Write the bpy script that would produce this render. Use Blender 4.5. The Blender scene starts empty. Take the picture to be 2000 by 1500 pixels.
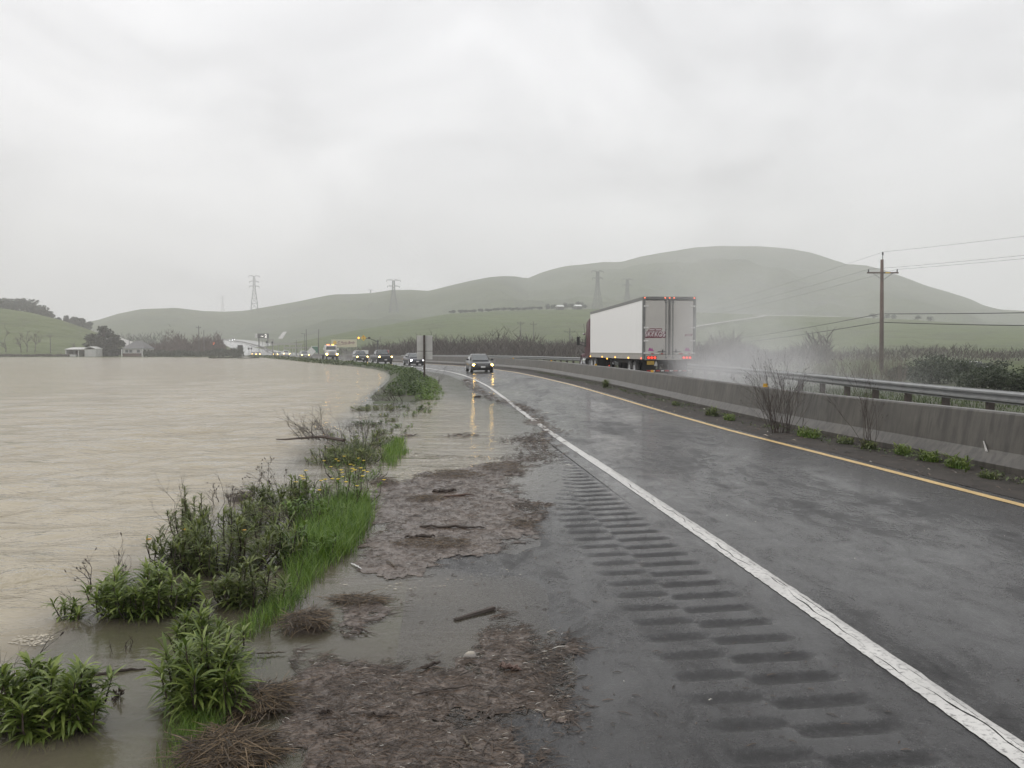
import bpy, bmesh, math, random
import numpy as np
from mathutils import Vector, Matrix, noise as mnoise

R = math.radians
rng = random.Random(7)
nrg = np.random.default_rng(7)
SC = bpy.context.scene
COL = SC.collection

# ------------------------------------------------------------------ camera, sky, sun, exposure
CAM_H, FPX, HORIZON = 1.7, 1650.0, 686.0
PITCH = math.atan((750 - HORIZON) / FPX)
cam_data = bpy.data.cameras.new('camera')
cam_data.sensor_width = 36.0
cam_data.lens = FPX / 2000.0 * 36.0
cam_data.clip_start, cam_data.clip_end = 0.05, 12000
cam = bpy.data.objects.new('camera', cam_data)
cam.location = (0, 0, CAM_H)
cam.rotation_euler = (math.pi / 2 - PITCH, 0, 0)
COL.objects.link(cam)
SC.camera = cam

SUN_EL, SUN_AZ = R(42), R(-75)          # soft sun behind the cloud, over the lake
world = bpy.data.worlds.new('World'); SC.world = world
world.use_nodes = True
def build_sky():
    nt = world.node_tree; nt.nodes.clear()
    N = nt.nodes.new; L = nt.links.new
    out = N('ShaderNodeOutputWorld'); bg = N('ShaderNodeBackground'); bg2 = N('ShaderNodeBackground'); add = N('ShaderNodeAddShader')
    sky = N('ShaderNodeTexSky'); sky.sky_type = 'NISHITA'; sky.sun_disc = False
    sky.sun_elevation = SUN_EL; sky.sun_rotation = SUN_AZ; sky.dust_density = 6; sky.air_density = 1.0
    tc = N('ShaderNodeTexCoord')
    mp = N('ShaderNodeMapping'); mp.inputs['Scale'].default_value = (1.0, 1.0, 2.0); mp.inputs['Location'].default_value = (0.35, 0.2, 0.1)
    no = N('ShaderNodeTexNoise'); no.inputs['Scale'].default_value = 3.2; no.inputs['Detail'].default_value = 5; no.inputs['Roughness'].default_value = 0.48
    no.inputs['Distortion'].default_value = 0.7
    L(tc.outputs['Generated'], mp.inputs['Vector']); L(mp.outputs['Vector'], no.inputs['Vector'])
    cr = N('ShaderNodeValToRGB')
    cr.color_ramp.elements[0].position = 0.30; cr.color_ramp.elements[0].color = (0.58, 0.58, 0.595, 1)
    cr.color_ramp.elements[1].position = 0.68; cr.color_ramp.elements[1].color = (0.90, 0.90, 0.915, 1)
    L(no.outputs['Fac'], cr.inputs['Fac'])
    # overcast luminance rises from the horizon towards the zenith
    sx = N('ShaderNodeSeparateXYZ'); L(tc.outputs['Generated'], sx.inputs['Vector'])
    mr = N('ShaderNodeMapRange'); mr.inputs['From Min'].default_value = 0.0; mr.inputs['From Max'].default_value = 0.55
    mr.inputs['To Min'].default_value = 0.96; mr.inputs['To Max'].default_value = 1.22
    L(sx.outputs['Z'], mr.inputs['Value'])
    mul = N('ShaderNodeMix'); mul.data_type = 'RGBA'; mul.blend_type = 'MULTIPLY'; mul.inputs['Factor'].default_value = 1.0
    L(cr.outputs['Color'], mul.inputs['A']); L(mr.outputs['Result'], mul.inputs['B'])
    L(mul.outputs['Result'], bg.inputs['Color']); bg.inputs['Strength'].default_value = 1.12
    L(sky.outputs['Color'], bg2.inputs['Color']); bg2.inputs['Strength'].default_value = 0.006
    L(bg.outputs['Background'], add.inputs[0]); L(bg2.outputs['Background'], add.inputs[1])
    L(add.outputs['Shader'], out.inputs['Surface'])
build_sky()
sun_data = bpy.data.lights.new('sun', 'SUN'); sun_data.energy = 1.2; sun_data.angle = R(60); sun_data.color = (1, 0.97, 0.93)
sun = bpy.data.objects.new('sun', sun_data)
sun.rotation_euler = (math.pi / 2 - SUN_EL, 0, math.pi - SUN_AZ)
COL.objects.link(sun)
SC.view_settings.view_transform = 'Standard'; SC.view_settings.look = 'None'
SC.view_settings.gamma = 1.0; SC.view_settings.exposure = 0.12; SC.view_settings.use_curve_mapping = False
SC.render.engine = 'CYCLES'
cy = SC.cycles
cy.use_denoising = True
cy.max_bounces = 6; cy.diffuse_bounces = 2; cy.glossy_bounces = 3; cy.transmission_bounces = 4; cy.transparent_max_bounces = 12
cy.volume_bounces = 1; cy.volume_step_rate = 2.0; cy.volume_max_steps = 48
cy.sample_clamp_indirect = 4.0
cy.caustics_reflective = False; cy.caustics_refractive = False

# ------------------------------------------------------------------ pixel <-> place (photograph 2000 x 1500)
def ray(px, py):
    u, v = (px - 1000) / FPX, (750 - py) / FPX
    return Vector((u, math.cos(PITCH) + v * math.sin(PITCH), -math.sin(PITCH) + v * math.cos(PITCH)))
def at(px, py, d):
    """the place seen at a pixel, d metres ahead"""
    r = ray(px, py); return Vector((0, 0, CAM_H)) + r * (d / r.y)
def gnd(px, py, z=-0.06):
    r = ray(px, py); return Vector((0, 0, CAM_H)) + r * ((z - CAM_H) / r.z)

# ------------------------------------------------------------------ mesh collecting
class MB:
    def __init__(s): s.v = []; s.f = []; s.m = []
    def add(s, vs, fs, mi=0):
        o = len(s.v); s.v.extend(tuple(p) for p in vs)
        for f in fs: s.f.append(tuple(i + o for i in f)); s.m.append(mi)
        return s
    def box(s, c, d, rz=0.0, mi=0, M=None):
        hx, hy, hz = d[0] / 2, d[1] / 2, d[2] / 2
        P = [(-hx, -hy, -hz), (hx, -hy, -hz), (hx, hy, -hz), (-hx, hy, -hz), (-hx, -hy, hz), (hx, -hy, hz), (hx, hy, hz), (-hx, hy, hz)]
        if rz:
            k, q = math.cos(rz), math.sin(rz); P = [(x * k - y * q, x * q + y * k, z) for x, y, z in P]
        if M is not None: P = [M @ Vector(p) for p in P]
        P = [(p[0] + c[0], p[1] + c[1], p[2] + c[2]) for p in P]
        return s.add(P, [(0, 3, 2, 1), (4, 5, 6, 7), (0, 1, 5, 4), (1, 2, 6, 5), (2, 3, 7, 6), (3, 0, 4, 7)], mi)
    def rbox(s, c, d, b, mi=0):
        """box with its eight corners cut, so that edges catch the light"""
        bm = bmesh.new(); bmesh.ops.create_cube(bm, size=1.0)
        bmesh.ops.scale(bm, vec=d, verts=bm.verts)
        bmesh.ops.bevel(bm, geom=bm.edges[:], offset=b, segments=2, profile=0.5, affect='EDGES')
        bm.verts.ensure_lookup_table(); bm.verts.index_update()
        s.add([(v.co.x + c[0], v.co.y + c[1], v.co.z + c[2]) for v in bm.verts], [[v.index for v in f.verts] for f in bm.faces], mi)
        bm.free(); return s
    def tube(s, pts, rad, n=6, cap=True, mi=0):
        pts = [Vector(p) for p in pts]; k = len(pts)
        rad = rad if isinstance(rad, (list, tuple)) else [rad] * k
        vs = []
        for i, p in enumerate(pts):
            t = (pts[min(i + 1, k - 1)] - pts[max(i - 1, 0)])
            if t.length < 1e-9: t = Vector((0, 0, 1))
            t.normalize()
            a = Vector((0, 0, 1)) if abs(t.z) < 0.9 else Vector((1, 0, 0))
            u = t.cross(a).normalized(); w = t.cross(u)
            for j in range(n):
                an = 2 * math.pi * j / n
                vs.append(p + (u * math.cos(an) + w * math.sin(an)) * rad[i])
        fs = [(i * n + j, i * n + (j + 1) % n, (i + 1) * n + (j + 1) % n, (i + 1) * n + j) for i in range(k - 1) for j in range(n)]
        if cap: fs += [tuple(range(n))[::-1], tuple((k - 1) * n + j for j in range(n))]
        return s.add(vs, fs, mi)
    def cyl(s, a, b, r, n=16, r2=None, mi=0):
        return s.tube([a, b], [r, r if r2 is None else r2], n, True, mi)
    def prism(s, poly, axis, a, b, mi=0):
        """polygon in the plane across `axis`, pushed from a to b along it"""
        n = len(poly)
        def P(u, v, w): return {'x': (w, u, v), 'y': (u, w, v), 'z': (u, v, w)}[axis]
        vs = [P(u, v, a) for u, v in poly] + [P(u, v, b) for u, v in poly]
        fs = [tuple(range(n)), tuple(range(2 * n - 1, n - 1, -1))] + [(i, i + n, (i + 1) % n + n, (i + 1) % n) for i in range(n)]
        return s.add(vs, fs, mi)
    def loft(s, rings, close=True, cap=True, mi=0):
        n = len(rings[0]); vs = [p for r in rings for p in r]; fs = []
        m = n if close else n - 1
        for i in range(len(rings) - 1):
            for j in range(m):
                fs.append((i * n + j, i * n + (j + 1) % n, (i + 1) * n + (j + 1) % n, (i + 1) * n + j))
        if cap: fs += [tuple(range(n))[::-1], tuple((len(rings) - 1) * n + j for j in range(n))]
        return s.add(vs, fs, mi)
    def mesh(s, name, mats, smooth=False):
        me = bpy.data.meshes.new(name)
        me.from_pydata(s.v, [], s.f)
        for m in (mats if isinstance(mats, (list, tuple)) else [mats]): me.materials.append(m)
        if any(s.m): me.polygons.foreach_set('material_index', s.m)
        if smooth: me.polygons.foreach_set('use_smooth', [True] * len(s.f))
        me.update(); return me
    def build(s, name, mats, parent=None, smooth=False):
        return link(name, s.mesh(name, mats, smooth), parent)

def link(name, me, parent=None, loc=None, rot=None):
    o = bpy.data.objects.new(name, me); COL.objects.link(o)
    if parent is not None: o.parent = parent
    if loc is not None: o.location = loc
    if rot is not None: o.rotation_euler = rot
    return o
def tag(o, label=None, cat=None, group=None, kind=None):
    if label: o['label'] = label
    if cat: o['category'] = cat
    if group: o['group'] = group
    if kind: o['kind'] = kind
    return o
def thing(name, label, cat, loc=(0, 0, 0), rz=0.0, group=None):
    o = bpy.data.objects.new(name, None); o.empty_display_size = 0.2; COL.objects.link(o)
    o.location = loc; o.rotation_euler = (0, 0, rz)
    return tag(o, label, cat, group)
def struct(o): o['kind'] = 'structure'; return o
def np_mesh(name, V, F, mat, smooth=True):
    """V (n,3), F (m,3|4) arrays -> mesh"""
    me = bpy.data.meshes.new(name); V = np.asarray(V, np.float32); F = np.asarray(F, np.int32); k = F.shape[1]
    me.vertices.add(len(V)); me.vertices.foreach_set('co', V.ravel())
    me.loops.add(F.size); me.loops.foreach_set('vertex_index', F.ravel())
    me.polygons.add(len(F)); me.polygons.foreach_set('loop_start', np.arange(0, F.size, k, dtype=np.int32))
    me.polygons.foreach_set('loop_total', np.full(len(F), k, np.int32))
    if smooth: me.polygons.foreach_set('use_smooth', np.ones(len(F), bool))
    me.materials.append(mat); me.update(calc_edges=True); me.validate(); return me

# ------------------------------------------------------------------ materials
class NT:
    def __init__(s, name):
        s.mat = bpy.data.materials.new(name); s.mat.use_nodes = True; s.t = s.mat.node_tree; s.t.nodes.clear()
        s.out = s.n('ShaderNodeOutputMaterial')
    def n(s, ty, **kw):
        x = s.t.nodes.new(ty)
        for k, v in kw.items():
            if k in x.inputs: x.inputs[k].default_value = v
            else: setattr(x, k, v)
        return x
    def l(s, a, b): s.t.links.new(a, b)
    def pos(s): return s.n('ShaderNodeNewGeometry').outputs['Position']
    def uv(s): return s.n('ShaderNodeTexCoord').outputs['UV']
    def objc(s): return s.n('ShaderNodeTexCoord').outputs['Object']
    def noise(s, vec, scale, detail=4, rough=0.55, stretch=None, dist=0.0):
        if stretch is not None:
            m = s.n('ShaderNodeMapping'); m.inputs['Scale'].default_value = stretch; s.l(vec, m.inputs['Vector']); vec = m.outputs['Vector']
        x = s.n('ShaderNodeTexNoise', Scale=scale, Detail=detail, Roughness=rough, Distortion=dist); s.l(vec, x.inputs['Vector']); return x.outputs['Fac']
    def ramp(s, fac, stops):
        x = s.n('ShaderNodeValToRGB'); e = x.color_ramp.elements
        while len(e) < len(stops): e.new(0.5)
        for i, (p, c) in enumerate(stops):
            e[i].position = p; c = (c, c, c) if not hasattr(c, '__len__') else c; e[i].color = (*c[:3], 1)
        s.l(fac, x.inputs['Fac']); return x.outputs['Color']
    def mix(s, fac, a, b, mode='MIX'):
        x = s.n('ShaderNodeMix'); x.data_type = 'RGBA'; x.blend_type = mode
        for sock, v in (('Factor', fac), ('A', a), ('B', b)):
            if hasattr(v, 'is_linked') or isinstance(v, bpy.types.NodeSocket): s.l(v, x.inputs[sock])
            elif sock == 'Factor': x.inputs[sock].default_value = v
            else: x.inputs[sock].default_value = (*v[:3], 1)
        return x.outputs['Result']
    def math(s, op, a, b=0.0, clamp=False):
        x = s.n('ShaderNodeMath', operation=op, use_clamp=clamp)
        for i, v in enumerate((a, b)):
            if isinstance(v, bpy.types.NodeSocket): s.l(v, x.inputs[i])
            else: x.inputs[i].default_value = v
        return x.outputs[0]
    def bump(s, h, strength, dist=0.01, normal=None):
        x = s.n('ShaderNodeBump', Strength=strength, Distance=dist); s.l(h, x.inputs['Height'])
        if normal is not None: s.l(normal, x.inputs['Normal'])
        return x.outputs['Normal']
    def bsdf(s, color, rough=0.6, metal=0.0, spec=0.5, normal=None, **kw):
        x = s.n('ShaderNodeBsdfPrincipled')
        for sock, v in (('Base Color', color), ('Roughness', rough), ('Metallic', metal), ('Specular IOR Level', spec)):
            if isinstance(v, bpy.types.NodeSocket): s.l(v, x.inputs[sock])
            elif sock == 'Base Color': x.inputs[sock].default_value = (*v[:3], 1)
            else: x.inputs[sock].default_value = v
        if normal is not None: s.l(normal, x.inputs['Normal'])
        for k, v in kw.items():
            k = k.replace('_', ' ')
            if isinstance(v, bpy.types.NodeSocket): s.l(v, x.inputs[k])
            else: x.inputs[k].default_value = v
        return x.outputs['BSDF']
    def done(s, sh): s.l(sh, s.out.inputs['Surface']); return s.mat

def m_plain(name, c, rough=0.55, metal=0.0, var=0.12, scale=3.0, spec=0.5, bump=0.0, **kw):
    """paint, rubber, wood...: one colour with slight dirt and relief"""
    t = NT(name); f = t.noise(t.objc(), scale, 5)
    col = t.ramp(f, [(0.25, [x * (1 - var) for x in c]), (0.75, [min(1, x * (1 + var)) for x in c])])
    nrm = t.bump(t.noise(t.objc(), scale * 9, 3), bump, 0.01) if bump else None
    return t.done(t.bsdf(col, rough, metal, spec, nrm, **kw))
def m_emit(name, c, strength, base=(0.5, 0.5, 0.5)):
    t = NT(name); return t.done(t.bsdf(base, 0.2, 0, 0.5, None, Emission_Color=(*c, 1), Emission_Strength=strength))
def m_leaf(name, c1, c2, rough=0.45, trans=0.33):
    """leaves: colour differs from leaf to leaf; some light comes through"""
    t = NT(name); r = t.n('ShaderNodeNewGeometry').outputs['Random Per Island']
    col = t.ramp(r, [(0.0, c1), (0.6, [(a + b) / 2 for a, b in zip(c1, c2)]), (1.0, c2)])
    b = t.bsdf(col, rough, 0, 0.5)
    tr = t.n('ShaderNodeBsdfTranslucent'); t.l(col, tr.inputs['Color'])
    mx = t.n('ShaderNodeMixShader', Fac=trans); t.l(b, mx.inputs[1]); t.l(tr.outputs[0], mx.inputs[2])
    return t.done(mx.outputs[0])
def m_stalk(name, c1, c2, rough=0.7):
    t = NT(name); r = t.n('ShaderNodeNewGeometry').outputs['Random Per Island']
    return t.done(t.bsdf(t.ramp(r, [(0.0, c1), (0.62, [a * 0.7 + b * 0.3 for a, b in zip(c1, c2)]), (1.0, c2)]), rough, 0, 0.4))

def m_asphalt():
    t = NT('wet_asphalt'); uv = t.uv(); p = t.pos()
    agg = t.noise(p, 150, 2, 0.8); med = t.noise(p, 38, 4, 0.75)
    blot = t.noise(p, 0.55, 6, 0.65, stretch=(1.0, 0.30, 1), dist=0.8)
    streak = t.noise(uv, 1.0, 5, 0.65, stretch=(0.06, 1.6, 1), dist=0.3)      # uv = metres along, metres across
    streak = t.noise(p, 1.0, 5, 0.65, stretch=(1.6, 0.06, 1), dist=0.3)
    base = t.mix(t.ramp(blot, [(0.35, 0.0), (0.7, 1.0)]), (0.012, 0.012, 0.0125), (0.026, 0.0255, 0.026))
    base = t.mix(t.ramp(med, [(0.35, 0.0), (0.70, 0.75)]), base, (0.042, 0.041, 0.0415))
    base = t.mix(t.ramp(agg, [(0.62, 0.0), (0.72, 1.0)]), base, (0.17, 0.165, 0.16))
    base = t.mix(t.ramp(t.noise(p, 75, 2, 0.6), [(0.70, 0.0), (0.74, 1.0)]), base, (0.26, 0.255, 0.25))
    mott = t.noise(p, 3.2, 8, 0.8, stretch=(1.0, 0.55, 1), dist=0.5)
    wet = t.math('ADD', t.math('ADD', t.math('MULTIPLY', blot, 0.45), t.math('MULTIPLY', streak, 0.15)), t.math('MULTIPLY', mott, 0.40))
    base = t.mix(t.ramp(mott, [(0.40, 0.65), (0.52, 0.0)]), base, (0.010, 0.010, 0.010))
    rough = t.ramp(wet, [(0.36, 0.11), (0.50, 0.26), (0.64, 0.46)])
    rough = t.math('ADD', rough, t.math('MULTIPLY', t.math('SUBTRACT', med, 0.5), 0.35))
    spec = t.ramp(wet, [(0.40, 0.36), (0.58, 0.10)])
    crk = t.n('ShaderNodeTexVoronoi', Scale=0.45, feature='DISTANCE_TO_EDGE')
    nz = t.n('ShaderNodeTexNoise', Scale=2.6, Detail=5); t.l(uv, nz.inputs['Vector'])
    wob = t.mix(0.35, uv, nz.outputs['Color'], 'ADD'); t.l(wob, crk.inputs['Vector'])
    line = t.ramp(crk.outputs['Distance'], [(0.0, 1.0), (0.009, 0.0)])
    line = t.math('MULTIPLY', line, t.ramp(t.noise(uv, 0.4, 3), [(0.50, 0.0), (0.58, 1.0)]))
    base = t.mix(t.math('MULTIPLY', line, 0.85), base, (0.008, 0.008, 0.008))
    cut = t.n('ShaderNodeAttribute', attribute_name='cut').outputs['Fac']          # ground-out rumble grooves: ragged, rough, no film
    k = t.ramp(t.math('ADD', cut, t.math('MULTIPLY', t.math('SUBTRACT', t.noise(p, 24, 6, 0.8), 0.5), 3.0)), [(0.25, 0.0), (1.1, 1.0)])
    k = t.math('MULTIPLY', k, t.math('GREATER_THAN', cut, 0.02))
    base = t.mix(t.math('MULTIPLY', k, 0.30), base, (0.014, 0.014, 0.0135)); rough = t.math('ADD', rough, t.math('MULTIPLY', k, 0.28)); spec = t.mix(k, spec, (0.26, 0.26, 0.26))
    h = t.math('ADD', t.math('MULTIPLY', agg, 0.6), med)
    nrm = t.bump(h, 0.75, 0.009)
    nrm = t.bump(t.noise(p, 5, 3), 0.10, 0.012, nrm)
    cw = t.math('MULTIPLY', t.ramp(wet, [(0.40, 0.50), (0.56, 0.02)]), t.math('SUBTRACT', 1.0, k))                     # standing film over the stones
    return t.done(t.bsdf(base, rough, 0, spec, nrm, Coat_Weight=cw, Coat_Roughness=0.09))
def m_concrete():
    t = NT('wet_concrete'); p = t.pos()
    f = t.noise(p, 1.2, 6, 0.65); drip = t.noise(p, 2.0, 4, 0.6, stretch=(4, 4, 0.35))
    col = t.mix(t.ramp(f, [(0.3, 0.0), (0.7, 1.0)]), (0.050, 0.045, 0.038), (0.102, 0.094, 0.081))
    col = t.mix(t.math('MULTIPLY', t.ramp(drip, [(0.42, 0.0), (0.64, 1.0)]), 0.8), col, (0.030, 0.027, 0.023))
    pits = t.noise(p, 60, 3, 0.6)
    return t.done(t.bsdf(col, 0.42, 0, 0.45, t.bump(pits, 0.25, 0.006)))
def m_paint(name, c, worn):
    t = NT(name); p = t.pos()
    f = t.noise(p, 28, 5, 0.7); g = t.noise(p, 3.0, 4)
    col = t.mix(t.ramp(f, [(0.52, 0.0), (0.66, 1.0)]), c, worn)
    col = t.mix(t.math('MULTIPLY', t.ramp(g, [(0.4, 0.0), (0.7, 1.0)]), 0.45), col, [x * 0.55 for x in c])
    return t.done(t.bsdf(col, 0.35, 0, 0.5, t.bump(f, 0.3, 0.004)))
def m_water():
    """muddy flood water: opaque silt where deep, a clear film over the asphalt where shallow"""
    t = NT('flood_water'); p = t.pos()
    dep = t.n('ShaderNodeAttribute', attribute_name='depth').outputs['Fac']
    silt = t.noise(p, 0.25, 4, 0.5)
    col = t.mix(t.ramp(silt, [(0.3, 0.0), (0.7, 1.0)]), (0.318, 0.276, 0.196), (0.378, 0.330, 0.240))
    wav = t.noise(p, 1.5, 5, 0.6, stretch=(0.6, 1.3, 1), dist=0.7)
    rip = t.noise(p, 6.0, 3, 0.5, stretch=(0.6, 1.3, 1))
    calm = t.ramp(dep, [(0.02, 0.04), (0.25, 1.0)])
    nrm = t.bump(t.math('MULTIPLY', wav, calm), 0.85, 0.15)
    nrm = t.bump(t.math('MULTIPLY', rip, calm), 0.7, 0.03, nrm)
    nrm = t.bump(t.noise(p, 26.0, 3, 0.6), 0.25, 0.006, nrm)
    dif = t.n('ShaderNodeBsdfDiffuse'); t.l(col, dif.inputs['Color']); t.l(nrm, dif.inputs['Normal'])
    tr = t.n('ShaderNodeBsdfTransparent', Color=(0.90, 0.86, 0.80, 1))
    a = t.n('ShaderNodeMixShader'); t.l(t.ramp(dep, [(0.0, 0.03), (0.030, 0.16), (0.08, 0.62), (0.22, 1.0)]), a.inputs['Fac']); t.l(tr.outputs[0], a.inputs[1]); t.l(dif.outputs[0], a.inputs[2])
    gl = t.n('ShaderNodeBsdfGlossy', Roughness=0.10); t.l(nrm, gl.inputs['Normal'])
    fr = t.n('ShaderNodeFresnel', IOR=1.333); t.l(nrm, fr.inputs['Normal'])
    b = t.n('ShaderNodeMixShader'); t.l(fr.outputs[0], b.inputs['Fac']); t.l(a.outputs[0], b.inputs[1]); t.l(gl.outputs[0], b.inputs[2])
    return t.done(b.outputs[0])
def m_hill(name, c1, c2, c3):
    t = NT(name); p = t.pos()
    a = t.noise(p, 0.006, 6, 0.6); b = t.noise(p, 0.05, 5, 0.6); c = t.noise(p, 0.018, 5, 0.7, dist=1.0)
    col = t.mix(t.ramp(a, [(0.35, 0.0), (0.65, 1.0)]), c1, c2)
    col = t.mix(t.ramp(c, [(0.50, 0.0), (0.68, 0.9)]), col, c3)
    col = t.mix(t.math('MULTIPLY', b, 0.6), col, [x * 0.6 for x in c1])
    return t.done(t.bsdf(col, 0.9, 0, 0.2, t.bump(b, 0.9, 9.0)))
def m_ground():
    t = NT('verge_ground'); p = t.pos()
    f = t.noise(p, 0.7, 6, 0.65); g = t.noise(p, 14, 4, 0.6)
    col = t.mix(t.ramp(f, [(0.4, 0.0), (0.62, 1.0)]), (0.055, 0.050, 0.036), (0.060, 0.085, 0.028))
    col = t.mix(t.math('MULTIPLY', g, 0.4), col, (0.03, 0.028, 0.02))
    return t.done(t.bsdf(col, 0.75, 0, 0.35, t.bump(g, 0.5, 0.03)))
def m_gravel():
    t = NT('wet_grit'); p = t.pos()
    f = t.noise(p, 2.5, 5, 0.7); g = t.noise(p, 55, 3, 0.7)
    col = t.mix(t.ramp(f, [(0.35, 0.0), (0.65, 1.0)]), (0.022, 0.019, 0.016), (0.052, 0.044, 0.037))
    col = t.mix(t.ramp(g, [(0.60, 0.0), (0.75, 1.0)]), col, (0.15, 0.135, 0.12))
    return t.done(t.bsdf(col, 0.7, 0, 0.2, t.bump(g, 0.6, 0.012)))
def m_mat():
    """soaked litter film: thins out to loose specks at its edge"""
    t = NT('debris_mat'); p = t.pos()
    f = t.noise(p, 3.0, 6, 0.7); g = t.noise(p, 170, 3, 0.7, stretch=(0.7, 1.2, 1)); h = t.noise(p, 45, 5, 0.75, stretch=(0.7, 1.2, 1))
    col = t.mix(t.ramp(f, [(0.35, 0.0), (0.68, 1.0)]), (0.052, 0.034, 0.022), (0.108, 0.072, 0.048))
    col = t.mix(t.ramp(h, [(0.54, 0.0), (0.68, 0.7)]), col, (0.030, 0.022, 0.016))
    col = t.mix(t.ramp(g, [(0.52, 0.0), (0.68, 0.8)]), col, (0.034, 0.025, 0.018))
    col = t.mix(t.ramp(g, [(0.29, 1.0), (0.35, 0.0)]), col, (0.24, 0.19, 0.14))
    b = t.bsdf(col, t.ramp(h, [(0.35, 0.18), (0.65, 0.45)]), 0, 0.45, t.bump(h, 0.12, 0.005))
    thick = t.n('ShaderNodeAttribute', attribute_name='thick').outputs['Fac']
    k = t.math('GREATER_THAN', t.math('ADD', thick, t.math('MULTIPLY', t.math('SUBTRACT', t.noise(p, 26, 6, 0.8), 0.5), 2.2)), 0.45)
    tr = t.n('ShaderNodeBsdfTransparent'); mx = t.n('ShaderNodeMixShader'); t.l(k, mx.inputs['Fac']); t.l(tr.outputs[0], mx.inputs[1]); t.l(b, mx.inputs[2])
    return t.done(mx.outputs[0])

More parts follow.
